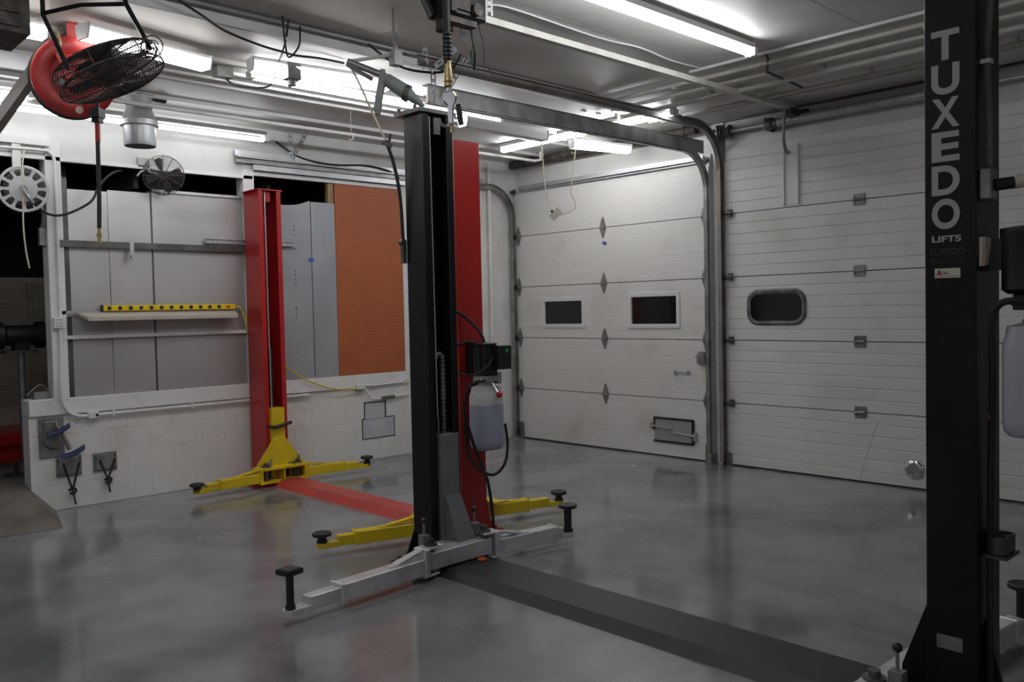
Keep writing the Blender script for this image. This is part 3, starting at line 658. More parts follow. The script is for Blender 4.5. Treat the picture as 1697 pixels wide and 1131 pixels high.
base_plate(BL, 6.28, 6.70, -4.25, -3.75, 'black_paint')
m = MB(); m.prism([(6.43,by0+.01,.014),(6.33,by0+.01,.014),(6.335,by0+.01,.20),(6.43,by0+.01,.46)],(0,.014,0)); m.prism([(6.60,by0+.08,.014),(6.70,by0+.08,.014),(6.60,by0+.08,.42)],(0,.014,0)); m.build('gusset', 'black_paint', BL)
m = MB(); m.box((6.46,-4.06,.15),(6.56,-3.94,.70)); cgc = m.build('carriage', 'grey_paint', BL, bevel=.003)
m = MB(); m.box((6.24,-4.32,.055),(6.34,-3.76,.155)); m.box((6.32,-4.10,.06),(6.47,-3.9,.15)); m.build('cross_tube', 'silver_paint', cgc, bevel=.004)
swing_arm(BL, (6.30,-4.27), (6.34,-5.15), 'silver_paint', 'plate_black', out=(.70,.90), pad=('square',.10,.055), z0=.04, wz=.095, hz=.095)
swing_arm(BL, (6.32,-3.80), (6.42,-2.99), 'silver_paint', 'plate_black', out=(.80,.92), pad=('round',.16,.062), z0=.04, wz=.095, hz=.095, hs=-1)
# lettering and stickers on the right post
for i, ch in enumerate('TUXEDO'):
    text_obj(ch, .140, (6.500, by0-.0014, 2.408-.1183*i), (PI/2,0,0), 'print_silver', 'lettering', k2, offset=.0045, width=.094)
text_obj('LIFTS', .030, (6.502, by0-.0014, 1.766), (PI/2,0,0), 'print_silver', 'lettering', k2, offset=.001, width=.098)
text_obj('TUXEDO', .032, (6.503, by0-.0014, 1.720), (PI/2,0,0), 'print_dark', 'lettering', k2, width=.118)
text_obj('Distributors, LLC', .015, (6.503, by0-.0014, 1.699), (PI/2,0,0), 'print_dark', 'lettering', k2, width=.112)
MB().box((6.45,by0-.0014,1.691),(6.556,by0-.0004,1.6925)).build('printed_line', 'print_dark', k2)
st = MB().box((6.462,by0-.0014,1.638),(6.548,by0-.0004,1.672)).build('sticker', 'paper', k2); st.data.materials[0] = MATS['white_plastic']
MB().prism([(6.4665,by0-.002,1.649),(6.4885,by0-.002,1.649),(6.4835,by0-.002,1.657),(6.4715,by0-.002,1.657)],(0,.0006,0)).build('logo_mark', 'print_red', st)
MB().prism([(6.4722,by0-.002,1.6575),(6.4828,by0-.002,1.6575),(6.4775,by0-.002,1.668)],(0,.0006,0)).build('logo_mark', 'print_black', st)
text_obj('DC', .015, (6.499, by0-.0024, 1.650), (PI/2,0,0), 'print_black', 'lettering', st, width=.018)
MB().box((6.466,by0-.002,1.6425),(6.544,by0-.0016,1.644)).build('printed_line', 'print_black', st)
MB().box((6.464,by0-.002,.302),(6.552,by0-.0004,.352)).build('rating_plate', 'plate_grey', k2)
m = MB(); m.lathe((6.525,by0+.002,1.02),(0,-1,0),[(0,.042),(.0028,.042),(.0032,.040)],28); m.build('hole_plug', 'black_paint', k2)
MB().box((6.60,-4.118,1.70),(6.6025,-4.05,1.80)).build('back_label', 'plate_black', k2)
m = MB()
for y in (-4.03,-3.97):
    m.lathe((6.64,y,.66),(0,0,1),[(0,.036),(.06,.036),(.06,.026),(.01,.026)],18,caps=False)
m.box((6.60,-4.07,.645),(6.68,-3.93,.657)); m.build('adapter_holder', 'dark_steel', k2, smooth=True)
# its electrical box, flexible conduit, plug, manual pouch
jb = MB().box((6.602,-4.10,1.905),(6.640,-4.03,2.012)).build('junction_box', 'track_steel', k2, bevel=.004)
m = MB(); m.cyl((6.640,-4.055,1.955),(6.69,-4.03,1.96),.021,n=14); m.build('plug_body', 'rubber', jb); 
m = MB(); m.cyl((6.69,-4.03,1.96),(6.715,-4.015,1.965),.023,n=14); m.build('plug_cap', 'cream_plastic', jb)
m = MB(); m.tube([(6.715,-4.015,1.965),(6.77,-3.99,1.95),(6.84,-3.97,1.90),(6.90,-3.97,1.75)], .008, 8, 5); m.build('plug_cord', 'rubber', jb, smooth=True)
pts = spline([V(p) for p in ((6.625,-4.065,2.015),(6.623,-4.065,2.22),(6.615,-4.06,2.36),(6.62,-4.06,2.50),(6.63,-4.05,2.64),(6.66,-4.03,2.85),(6.68,-3.95,3.3))], 30)
m = MB(); m.tube(pts, [.0135 if i % 2 else .0095 for i in range(len(pts))], 8); m.build('flexible_conduit', 'rusty_steel', k2)
k2.children[-1].data.materials[0] = mat('armoured_conduit', (.68,.62,.52), .4, .2)
m = MB(); m.box((6.60,-4.08,2.375),(6.632,-4.045,2.39)); m.build('conduit_strap', 'white_plastic', k2)
m = MB(); m.hexa([(6.602,-4.10,1.675),(6.620,-4.10,1.675),(6.620,-4.05,1.68),(6.602,-4.05,1.68),(6.602,-4.105,1.775),(6.622,-4.105,1.775),(6.630,-4.05,1.77),(6.602,-4.05,1.77)]); m.box((6.606,-4.11,1.68),(6.616,-4.106,1.775)); m.build('folded_papers', 'paper', k2)
pu2 = MB(); pu2.lathe((6.755,-4.03,1.575),(0,0,1),[(0,.08),(.015,.10),(.19,.10),(.20,.105),(.225,.105),(.23,.07)],28); pu2.box((6.60,-4.06,1.66),(6.72,-4.0,1.77)); pu2.box((6.83,-4.12,1.66),(6.90,-4.0,1.78))
PU2 = pu2.build('power_unit', 'black_plastic', BL, smooth=True)
m = MB(); m.box((6.70,-4.08,1.52),(6.90,-3.97,1.575)); m.cyl((6.70,-4.09,1.545),(6.78,-4.12,1.55),.012,n=8); m.build('valve_block', 'dark_steel', PU2, bevel=.004)
tank(PU2, 6.765, -4.02, 1.085, 1.475, .20, .20, 'oil_tank')
m = MB(); m.tube([(6.74,-4.11,1.55),(6.68,-4.12,1.545),(6.642,-4.10,1.48),(6.635,-4.07,1.3),(6.625,-4.05,1.1),(6.62,-4.05,.7),(6.62,-4.05,.1)], .012, 8, 6); m.build('hydraulic_hose', 'rubber', PU2, smooth=True)
m = MB(); m.cyl((6.622,-4.05,1.14),(6.622,-4.05,1.155),.014,n=10); m.build('hose_clip', 'copper', PU2)

# ------------------------------------------------------------------ fluorescent fixtures
def strip_light(p0, p1, label, tubes=1, lit='tube_light', gap=.05):
    p0, p1 = V(p0), V(p1); d = (p1-p0).normalized(); a = d.cross(V((0,0,1))).normalized()
    t = root('strip_light', (p0+p1)/2 + V((0,0,.07)), label, 'light fixture', 'fluorescent fixtures')
    m = MB(); m.bar(p0 + V((0,0,.058)), p1 + V((0,0,.058)), .055 if tubes == 1 else .12, .036); m.build('housing', 'fixture_white', t)
    for k in range(tubes):
        o = a*gap*(k-(tubes-1)/2)*1.4
        m = MB(); m.cyl(p0 + d*.03 + o, p1 - d*.03 + o, .019, n=10); m.build('tube', lit, t, smooth=True)
    for p, s in ((p0,1),(p1,-1)):
        m = MB(); m.bar(p - d*.01*s + V((0,0,.012)), p + d*.03*s + V((0,0,.012)), .05*tubes+.03, .055); m.build('lamp_holder', 'fixture_white', t)
    return t
def wrap_light(p0, p1, label, w=.13, h=.055, lit=True):
    p0, p1 = V(p0), V(p1); d = (p1-p0).normalized(); a = d.cross(V((0,0,1))).normalized(); z = V((0,0,1))
    t = root('wrap_light', (p0+p1)/2 + z*.06, label, 'light fixture', 'fluorescent fixtures')
    m = MB(); m.bar(p0 + z*.05, p1 + z*.05, w*.9, .03); m.build('housing', 'fixture_white', t)
    m = MB(); m.prism([p0 - a*w/2 + z*.035, p0 - a*w*.36 - z*h*.4, p0 + a*w*.36 - z*h*.4, p0 + a*w/2 + z*.035], p1-p0); m.build('lens', 'lens_light' if lit else 'white_plastic', t)
    for p, s in ((p0,-1),(p1,1)):
        m = MB(); m.prism([p - a*w*.52 + z*.065, p - a*w*.52 + z*.03, p - a*w*.38 - z*h*.45, p + a*w*.38 - z*h*.45, p + a*w*.52 + z*.03, p + a*w*.52 + z*.065], d*.012*s); m.build('end_cap', 'fixture_white', t)
    return t
strip_light((.34,-5.93,3.16),(.34,-3.455,3.16), 'long fluorescent strip along the white wall beam, behind the hanging duct', lit='dim_tube_light')
wrap_light((2.249,-5.614,3.22),(2.058,-4.795,3.22), 'boxy lit fluorescent fixture behind the rusty cage fan')
strip_light((1.87,-4.38,3.265),(1.87,-1.94,3.265), 'long fluorescent strip behind the top of the black lift post')
wrap_light((2.171,-4.52,3.24),(2.31,-3.50,3.24), 'lit lens fixture between the cage fan light and the pistol-shaped nozzle', w=.12)
strip_light((4.37,-4.26,3.33),(4.37,-1.82,3.33), 'long fluorescent strip nearest the opener rail, on the raised ceiling', gap=.05)
strip_light((.80,-.93,3.27),(3.08,-.95,3.27), 'fluorescent strip parallel to the overhead doors, seen through the tracks')
wrap_light((1.84,-.94,3.17),(2.0,-.26,3.17), 'short warm lens fixture over the square-window door', w=.10)
wrap_light((1.87,-2.38,3.19),(1.85,-1.36,3.19), 'unlit white fixture housing just right of the red post top', lit=False)
strip_light((.43,-7.85,3.24),(.43,-5.42,3.24), 'fluorescent strip at the left edge behind the red hose reel', lit='dim_tube_light')
wrap_light((2.05,-6.80,3.24),(2.03,-5.765,3.24), 'fluorescent fixture in the top left corner beside the slanted beam')
strip_light((4.37,-7.4,3.33),(4.37,-4.95,3.33), 'added unseen fluorescent fill strip in line with the one beside the opener rail, nearer the viewpoint')  # unseen strip added above the frame for more light
strip_light((8.7,-9.7,3.33),(8.7,-7.25,3.33), 'added unseen fluorescent fill strip on the raised ceiling behind and right of the viewpoint')  # added out of view to brighten the doors from behind the camera
strip_light((6.4,-9.6,3.33),(6.4,-7.15,3.33), 'added unseen fluorescent fill strip on the raised ceiling directly behind the viewpoint')  # another unseen strip, added as fill light

# ------------------------------------------------------------------ ceiling pipes, conduits, cables
def pipe(name, pts, r, mt, label, cat='pipe', n=8, steps=0, par=None, group=None):
    o = MB().tube(pts, r, n, steps).build(name, mt, par, smooth=True)
    return tag(o, label, cat, group)
for (y, z, r, l) in ((-1.40,3.375,.014,'thin grey conduit along the step of the ceiling, nearest the strip light'),(-1.27,3.335,.012,'second thin conduit under the low ceiling in front of the overhead doors'),(-1.10,3.30,.016,'third ceiling conduit in front of the overhead doors'),(-.72,3.30,.013,'ceiling conduit closest to the overhead doors')):
    mm = MB(); mm.tube([(2.62,y,z),(10.9,y,z)], r+.003, 10)
    for q in range(8): x = 3.1 + q*1.0 + y*.5; mm.box((x-.012,y-.024,z-r),(x+.012,y+.024,ZS+.001))
    tag(mm.build('conduit', 'cream_rail', smooth=True), l, 'conduit')
pipe('conduit', [(3.64,-1.525,3.415),(10.9,-1.515,3.415)], .013, 'white_paint', 'white conduit on the raised ceiling running from the strip light end', 'conduit')
pipe('conduit', [(4.27,-1.50,3.43),(4.27,-1.43,3.40),(4.22,-1.36,3.32),(4.20,-.78,3.30)], .011, 'dark_steel', 'short dark conduit from the strip light end to the low ceiling', 'conduit')
pipe('conduit', [(2.66,-6.8,3.413),(2.66,-1.55,3.413)], .014, 'galvanised', 'conduit along the ceiling step above the long strip light', 'conduit')
pipe('conduit', [(.74,-5.3,3.36),(.74,-5.3,3.25),(.74,-5.2,3.225),(.72,-3.30,3.235),(.72,-.35,3.24),(.72,-.25,3.26),(.72,-.25,3.36)], .016, 'white_paint', 'white pipe passing in front of the hanging silver duct', 'pipe')
pipe('conduit', [(1.45,-4.9,3.328),(1.45,-.6,3.328)], .012, 'white_paint', 'thin white pipe under the low ceiling beside the pegboard wall', 'pipe')
pipe('conduit', [(.045,-.44,.0),(.045,-.44,3.3)], .022, 'white_paint', 'white vertical pipe on the block wall near the corner', 'pipe')
pipe('cable', [(3.719,-3.742,3.42),(3.76,-3.578,3.423),(3.733,-2.749,3.42),(3.766,-2.325,3.423),(3.725,-1.907,3.42),(3.745,-1.52,3.42)], .006, 'white_plastic', 'white cable tacked to the ceiling beside the opener rail', 'cable', 6, 5)
pipe('cable', [(2.807,-5.37,3.38),(2.688,-5.11,3.34),(2.535,-4.881,3.325),(2.45,-4.603,3.31),(2.409,-4.408,3.31),(2.363,-4.292,3.32),(2.392,-4.122,3.325),(2.384,-3.923,3.33)], .008, 'rubber', 'black cable snaking across the ceiling above the lit lens fixture', 'cable', 6, 5)
pipe('cable', [(1.75,-4.55,3.30),(1.70,-4.45,3.25),(1.60,-4.32,3.26),(1.73,-4.16,3.26),(2.18,-4.33,3.29),(2.50,-4.45,3.33),(2.75,-4.56,3.40)], .007, 'rubber', 'black cable looping down beside the small junction box on the ceiling', 'cable', 6, 5)
pipe('cable', [(2.75,-4.60,3.42),(2.68,-4.55,3.30),(2.60,-4.48,3.22),(2.63,-4.42,3.30),(2.70,-4.45,3.40)], .006, 'rubber', 'short loop of black wire hanging above the lens fixture', 'cable', 6, 5)
pipe('cable', [(2.72,-3.95,3.38),(2.80,-3.75,3.25),(2.95,-3.6,3.20),(3.0,-3.45,3.24),(3.05,-3.4,3.34)], .008, 'rubber', 'black wires sagging between the track hangers', 'cable', 6, 5)
pipe('cable', [(.06,-3.2,3.22),(.06,-2.95,3.10),(.08,-2.6,3.06),(.08,-2.2,3.09),(.08,-1.9,3.06),(.06,-1.72,2.98)], .009, 'rubber', 'black cable drooping over the door track above the pegboard', 'cable', 6, 6)
m = MB(); m.box((1.70,-4.58,3.26),(1.78,-4.46,3.335)); tag(m.build('junction_box', 'track_steel'), 'small steel junction box on the low ceiling right of the cage fan light', 'junction box')
m = MB(); m.box((2.18,-4.30,3.19),(2.27,-4.20,3.30)); m.cyl((2.225,-4.25,3.15),(2.225,-4.25,3.19),.03,n=12); tag(m.build('ceiling_sensor', 'plate_grey'), 'dark round sensor box in front of the lit lens fixture', 'sensor')
for (x,y,l) in ((1.2,-3.1,'thin pull cord with a small hook hanging from the long strip light'),(1.95,-1.05,'thin pull cord with a hook hanging beside the outlet box')):
    m = MB(); m.tube([(x,y,3.34),(x+.003,y,3.12)], .002, 6); m.tube([(x,y,3.12),(x+.02,y+.01,3.09),(x,y,3.07),(x-.02,y-.01,3.085)], .004, 6, 4); tag(m.build('pull_cord', 'cream_plastic'), l, 'pull cord')

# hanging cord with outlet box
oc = root('hanging_outlet', (1.79,-1.15,2.51), 'cream outlet box dangling on a white cord in front of the square-window door', 'outlet')
m = MB(); m.obox((1.79,-1.15,2.49),(.015,.12,.075),(.75,.1,-.75)); m.build('outlet_body', 'cream_plastic', oc, bevel=.004)
m = MB(); m.obox((1.775,-1.185,2.515),(.02,.022,.022),(.75,.1,-.75)); m.build('socket', 'rubber', oc)
m = MB(); m.tube([(1.68,-1.22,3.25),(1.70,-1.22,3.02),(1.71,-1.22,2.82),(1.74,-1.19,2.61),(1.77,-1.17,2.53)], .006, 6, 6); m.tube([(1.82,-1.12,2.48),(1.91,-1.02,2.53),(1.92,-1.01,2.60),(1.89,-1.03,2.71),(1.90,-1.01,2.90),(1.92,-.97,3.17)], .006, 6, 6); m.build('cord', 'cream_plastic', oc, smooth=True)

# ------------------------------------------------------------------ garage door opener with rail
op = root('door_opener', (3.80,-4.05,3.25), 'black garage door opener motor with long rail to the oval-window door', 'door opener')
m = MB(); m.box((3.76,-4.25,3.21),(3.94,-3.96,3.40)); m.build('motor_housing', 'black_paint', op, bevel=.012)
m = MB(); m.cyl((3.82,-4.18,3.21),(3.82,-4.18,3.15),.05,n=16); m.box((3.86,-4.22,3.175),(3.92,-4.02,3.21)); m.cyl((3.945,-4.05,3.26),(3.97,-4.05,3.26),.035,n=14); m.box((3.94,-4.24,3.22),(3.96,-4.20,3.36)); m.box((3.93,-4.20,3.24),(3.955,-4.10,3.33)); m.build('motor_block', 'dirty_black', op)
MB().box((3.952,-4.17,3.30),(3.957,-4.11,3.36)).build('data_plate', 'plate_grey', op)
m = MB(); m.cyl((3.80,-4.25,3.22),(3.77,-4.28,3.32),.03,n=12); m.build('capacitor', 'black_plastic', op)
m = MB(); m.box((3.775,-3.98,3.265),(3.825,-.20,3.305)); m.build('rail', 'cream_rail', op)
m = MB(); perforated(m, (3.98,-3.98,3.45), (3.97,-3.97,3.24), .04, 6); m.build('perforated_hanger', 'white_plastic', op)
m = MB(); perforated(m, (3.70,-3.93,3.45), (3.66,-3.90,3.18), .04, 6); m.build('perforated_hanger', 'galvanised', op)
m = MB(); m.box((3.76,-.30,3.22),(3.84,-.05,3.28)); m.box((3.74,-.06,3.20),(3.86,-.012,3.30)); m.build('header_bracket', 'dark_steel', op)
m = MB(); m.tube([(3.80,-.34,3.26),(3.78,-.32,3.10),(3.76,-.28,2.98),(3.72,-.16,2.92),(3.70,-.08,2.93)], .014, 8, 5); m.build('door_arm', 'rusty_steel', op, smooth=True)
m = MB(); m.tube([(3.86,-4.02,3.20),(3.87,-4.0,3.05),(3.80,-3.95,2.98),(3.76,-3.93,3.10)], .008, 8, 5); m.tube([(3.90,-4.0,3.22),(3.93,-3.98,3.08),(3.92,-3.97,2.98),(3.95,-3.95,2.94)], .004, 6, 5); m.build('motor_wires', 'rubber', op, smooth=True)

# ------------------------------------------------------------------ oil hose with dispensing gun
oh = root('oil_hose', (4.0,-4.32,3.44), 'thick black hose with brass coupling and chrome dispensing gun before the black post', 'hose')
m = MB(); m.tube([(4.0,-4.315,3.44),(4.003,-4.316,3.20),(4.005,-4.318,2.90)], .0195, 12); m.build('hose', 'rubber', oh, smooth=True)
m = MB(); 
for k in range(7): m.lathe((4.005,-4.318,2.92+k*.022),(0,0,1),[(0,.022),(.004,.026),(.014,.026),(.018,.022)],14)
m.build('bend_guard', 'black_plastic', oh, smooth=True)
m = MB(); m.lathe((4.008,-4.318,2.775),(0,0,1),[(0,.018),(.004,.024),(.02,.024),(.024,.020),(.03,.026),(.05,.026),(.055,.021),(.10,.021),(.11,.017),(.14,.017)],16); m.build('coupling', 'brass', oh, smooth=True)
e1, e2 = V((.69,.72,0)), V((0,0,1))
def G(u, w, o=0): return V((4.012,-4.318,2.775)) + e1*u + e2*w + V((.72,-.69,0))*o
gb = MB(); gb.cyl(G(.002,0),G(.002,-.035),.013,n=12)
gb.prism([G(-.034,-.03,-.018),G(.024,-.022,-.018),G(.042,-.05,-.018),G(.036,-.085,-.018),G(.024,-.11,-.018),G(.020,-.205,-.018),G(-.008,-.205,-.018),G(-.010,-.105,-.018),G(-.034,-.075,-.018)], V((.72,-.69,0))*.036)
gun = gb.build('gun_body', 'cast_alloy', oh, bevel=.006)
m = MB(); m.tube([G(-.002,-.205),G(-.015,-.212),G(-.040,-.205),G(-.054,-.19),G(-.060,-.17)], .009, 8, 5); m.build('hook', 'cast_alloy', gun, smooth=True)
m = MB(); m.bar(G(.030,-.03),G(.046,-.06),.022,.014,up=(.72,-.69,0)); m.bar(G(.046,-.06),G(.048,-.12),.012,.014,up=(.72,-.69,0)); m.build('trigger', 'cream_plastic', gun)
m = MB(); m.tube([G(.050,-.095),G(.053,-.14),G(.062,-.205)], [.013,.018,.014], 10); m.build('trigger_grip', 'rubber', gun, smooth=True)
m = MB(); m.cyl(G(.010,-.20),G(.012,-.245),.010,n=10); m.build('nozzle', 'brass', gun)

# ------------------------------------------------------------------ jointed boom with pistol-shaped nozzle
bo = root('nozzle_boom', (3.11,-4.37,3.34), 'grey-green pistol-shaped nozzle on a jointed boom above the black post', 'spray boom')
m = MB(); m.tube([(3.115,-4.37,3.10),(3.28,-4.20,3.0)], .020, 10); m.tube([(3.12,-4.38,3.08),(3.24,-4.28,2.98)], .013, 8); m.build('boom_arm', 'track_steel', bo, smooth=True)
m = MB(); m.bar((3.115,-4.37,3.10),(3.28,-4.13,3.15),.018,.018); m.bar((3.28,-4.13,3.15),(3.28,-4.13,3.43),.022,.022); m.box((3.25,-4.16,3.08),(3.31,-4.10,3.17)); m.build('boom_bracket', 'track_steel', bo)
m = MB(); m.cyl((3.275,-4.20,2.985),(3.365,-4.115,2.90),.040,.046,n=14); m.cyl((3.365,-4.115,2.90),(3.44,-4.045,2.815),.040,.012,n=14); m.build('nozzle_body', 'grey_green', bo, smooth=True)
m = MB(); m.cyl((3.355,-4.125,2.905),(3.375,-4.105,2.892),.050,n=14); m.build('nozzle_collar', 'dark_steel', bo)
m = MB(); m.tube([(3.265,-4.22,3.045),(3.262,-4.22,2.98),(3.25,-4.24,2.88),(3.245,-4.25,2.80),(3.247,-4.25,2.77)], [.016,.026,.024,.026,.014], 12, 0); m.build('handle', 'grey_green', bo, smooth=True)
m = MB(); m.tube([(3.11,-4.37,3.10),(3.16,-4.33,2.98),(3.22,-4.28,2.80),(3.28,-4.22,2.61)], .007, 8, 5); m.build('hose_upper', 'cream_plastic', bo, smooth=True)
m = MB(); m.tube([(3.28,-4.22,2.61),(3.32,-4.19,2.45),(3.325,-4.155,2.25),(3.322,-4.14,2.0)], .011, 8, 5); m.build('hose_lower', 'rubber', bo, smooth=True)
m = MB(); m.bar((3.27,-4.24,2.60),(3.31,-4.20,2.575),.03,.025); m.bar((3.29,-4.21,2.58),(3.305,-4.2,2.65),.012,.012); m.build('hose_clamp', 'black_plastic', bo)
m = MB(); m.box((3.300,-4.145,1.86),(3.33,-4.12,1.985)); m.cyl((3.298,-4.14,1.99),(3.332,-4.14,1.99),.02,n=12); tag(m.build('hook_bracket', 'dark_steel', BL))

# ------------------------------------------------------------------ red hose reel, slanted beam, cage fans, duct
rr = root('hose_reel', (2.0,-5.66,3.34), 'round red hose reel hanging in the top left corner', 'hose reel')
nrm = V((.95,-.20,-.16)).normalized(); Cc = V((2.072,-5.617,3.01))
m = MB(); m.lathe(Cc, nrm, [(0,.002),(0,.06),(.004,.065),(.0,.13),(-.004,.135),(.006,.155),(.006,.222),(-.004,.235),(-.018,.235),(-.018,.02)], 48, caps=False); m.build('front_disc', 'reel_red', rr, smooth=True)
m = MB(); m.lathe(Cc - nrm*.16, nrm, [(0,.02),(0,.24),(.012,.245),(.02,.24),(.022,.15),(.14,.15),(.142,.02)], 40, caps=False); m.build('drum', 'rubber', rr, smooth=True)
u1 = nrm.cross(V((0,0,1))).normalized(); u2 = u1.cross(nrm).normalized()   # u1 to the left/right in the disc plane, u2 up
def RD(a, b, o=.008): return Cc + u1*(-a) + u2*b + nrm*o
m = MB(); q = [RD(-.075,-.01),RD(-.03,-.045),RD(-.055,-.075),RD(-.10,-.04)]; m.prism(q, nrm*.002); m.build('label_plate', 'plate_grey', rr)
m = MB(); m.lathe(RD(.02,-.19,.006), nrm, [(0,.022),(.003,.022),(.004,.014)], 16); m.build('badge', 'paper', rr)
m = MB(); m.bar(RD(-.08,.13,.012),RD(-.02,-.01,.02),.05,.02,up=nrm); m.bar(RD(0,.06,-.10),RD(0,.33,-.10),.06,.012,up=nrm); m.build('reel_bracket', 'red_paint', rr)
g0 = V((2.17,-5.53,2.79))
m = MB(); m.bar(RD(.06,-.17,-.05), g0 + V((0,0,.06)), .07,.05,up=nrm, w1=.05,h1=.04); m.build('guide_arm', 'red_paint', rr)
m = MB(); m.obox(g0, (.06,.085,.055), (0,0,.8)); m.obox(g0 - V((0,0,.04)), (.045,.06,.03), (0,0,.8)); m.build('hose_guide', 'black_plastic', rr)
m = MB(); m.tube([g0 + V((0,0,.08)), g0, V((2.175,-5.535,2.6)), V((2.18,-5.54,2.3)), V((2.185,-5.548,2.10))], .0125, 10, 4); m.build('air_hose', 'rubber', rr, smooth=True)
m = MB(); m.cyl(g0 - V((0,0,.05)), g0 + V((.004,-.003,-.17)), .0155, n=10); m.build('hose_stop', 'red_paint', rr)
m = MB(); m.cyl((2.185,-5.548,2.10),(2.188,-5.55,2.01),.011,n=10); m.cyl((2.186,-5.549,2.07),(2.187,-5.549,2.05),.016,n=10); m.build('hose_coupling', 'brass', rr)
struct(MB().box((-.15,YF,.2),(.0,-5.95,2.9)).build('wall_left_return', 'wall_paint'))
m = MB(); m.bar((.03,-6.04,2.29),(1.96,-5.62,3.325),.05,.06); m.bar((.03,-6.065,2.32),(1.90,-5.645,3.32),.005,.09); tag(m.build('slanted_channel', 'rusty_steel'), 'slanted steel channel crossing behind the red hose reel', 'steel beam')

def cage_fan(name, c, n, R_, dep, label, mt, rings=7, spokes=10, blades=4, wire=.0022):
    c, n = V(c), V(n).normalized(); t = root(name, c, label, 'fan'); a = n.cross(V((0,0,1)))
    if a.length < .05: a = n.cross(V((0,1,0)))
    a.normalize(); b = n.cross(a)
    m = MB()
    for s, o in ((1,dep/2),(-1,-dep/2)):
        for k in range(1,rings+1):
            r = R_*(.22 + .78*k/rings); h = o*(1.15 - .35*(k/rings)**3)
            m.tube([c + n*h + (a*math.cos(q) + b*math.sin(q))*r for q in [2*PI*i/28 for i in range(28)]], wire*(1.8 if k == rings else 1), 5, close=True)
        for i in range(spokes):
            q = 2*PI*i/spokes; u = a*math.cos(q) + b*math.sin(q)
            m.tube([c + n*(o*(1.15-.35*(f)**3)) + u*R_*(.2+.8*f) for f in (0,.3,.6,.85,1)], wire*1.3, 5)
    for i in range(spokes):
        q = 2*PI*i/spokes; u = a*math.cos(q) + b*math.sin(q); m.tube([c + n*dep*.4 + u*R_, c - n*dep*.4 + u*R_], wire*1.2, 5)
    m.build('cage', mt, t)
    m = MB(); m.cyl(c - n*dep*.9, c + n*dep*.1, R_*.2, n=16); m.cyl(c + n*dep*.1, c + n*dep*.58, R_*.12, n=16); m.lathe(c + n*dep*.57, n, [(0,R_*.22),(.004,R_*.2),(.008,.004)], 16); m.build('motor', 'dirty_black', t, smooth=True)
    for i in range(blades):
        q = 2*PI*i/blades + .3; m = MB(); poly = []
        for rr_, w in ((.12,-.12),(.5,-.26),(.82,-.30),(.9,-.1),(.88,.16),(.6,.24),(.12,.12)):
            ang = q + w; poly.append(c + (a*math.cos(ang) + b*math.sin(ang))*R_*rr_ + n*(w*.12*R_))
        m.prism(poly, n*.002); m.build('blade', 'dirty_black', t)
    return t, a, b
fn = V((.242,.323,-.907))
ft, fa, fb = cage_fan('ceiling_fan_cage', (2.69,-5.63,2.91), fn, .285, .11, 'large rusty cage fan tilted down in front of the red hose reel', 'dirty_black', rings=14, spokes=14, blades=4, wire=.003)
m = MB(); m.tube([(2.43,-5.88,3.33),(2.43,-5.88,3.23),(2.53,-5.79,2.93)], .013, 8); m.tube([(2.74,-5.56,3.34),(2.75,-5.55,3.28),(2.84,-5.46,3.03)], .013, 8); m.tube([(2.43,-5.88,3.24),(2.58,-5.73,3.28),(2.74,-5.56,3.28)], .012, 8); m.build('yoke', 'black_paint', ft, smooth=True)
m = MB(); m.tube(arc((2.86,-5.46,3.04),0,2*PI,.06,16,(.69,.72,0),(0,0,1))[:-1], .004, 5, close=True); m.tube(arc((2.86,-5.46,3.04),0,2*PI,.035,12,(.69,.72,0),(0,0,1))[:-1], .003, 5, close=True); m.build('hook_ring', 'dirty_black', ft)
m = MB(); m.tube([(2.40,-5.80,3.17),(2.41,-5.79,3.10),(2.40,-5.80,3.05)], .006, 6); m.tube([(2.405,-5.795,3.09),(2.40,-5.80,3.05)], .010, 8); tag(m.build('cord_end', 'brass', ft))
wf, wa_, wb_ = cage_fan('wall_fan', (.15,-4.33,2.785), (.86,-.46,-.20), .168, .07, 'small round cage fan on the white beam above the metal sheets', 'dark_steel', rings=9, spokes=12, blades=4, wire=.0014)
m = MB(); m.tube([(.10,-4.32,2.79),(.03,-4.40,2.82),(.02,-4.45,2.88)], .014, 8); m.box((.012,-4.50,2.86),(.03,-4.40,2.94)); m.tube([(.14,-4.49,2.81),(.14,-4.52,2.80),(.14,-4.55,2.76)], .009, 8); m.build('mount', 'track_steel', wf, smooth=True)
dc = root('exhaust_duct', (.55,-4.67,3.34), 'silver round duct stub hanging from the ceiling near the red reel', 'duct')
m = MB(); m.lathe((.55,-4.67,3.345),(0,0,-1),[(0,.13),(.012,.13),(.013,.100),(.12,.100),(.20,.132),(.21,.138)],28,caps=False); m.build('neck', 'galvanised', dc, smooth=True)
m = MB(); m.lathe((.55,-4.67,3.14),(0,0,-1),[(0,.138),(.004,.146),(.045,.146),(.05,.136),(.05,.124),(.19,.122),(.205,.118),(.205,.112),(.05,.112)],28,caps=False); m.build('collar', 'galvanised', dc, smooth=True)
m = MB(); m.prism([(.60,-4.60,3.30),(.66,-4.50,3.28),(.60,-4.46,3.32),(.55,-4.54,3.335)],(0,0,.004)); m.build('torn_flap', 'dark_steel', dc)

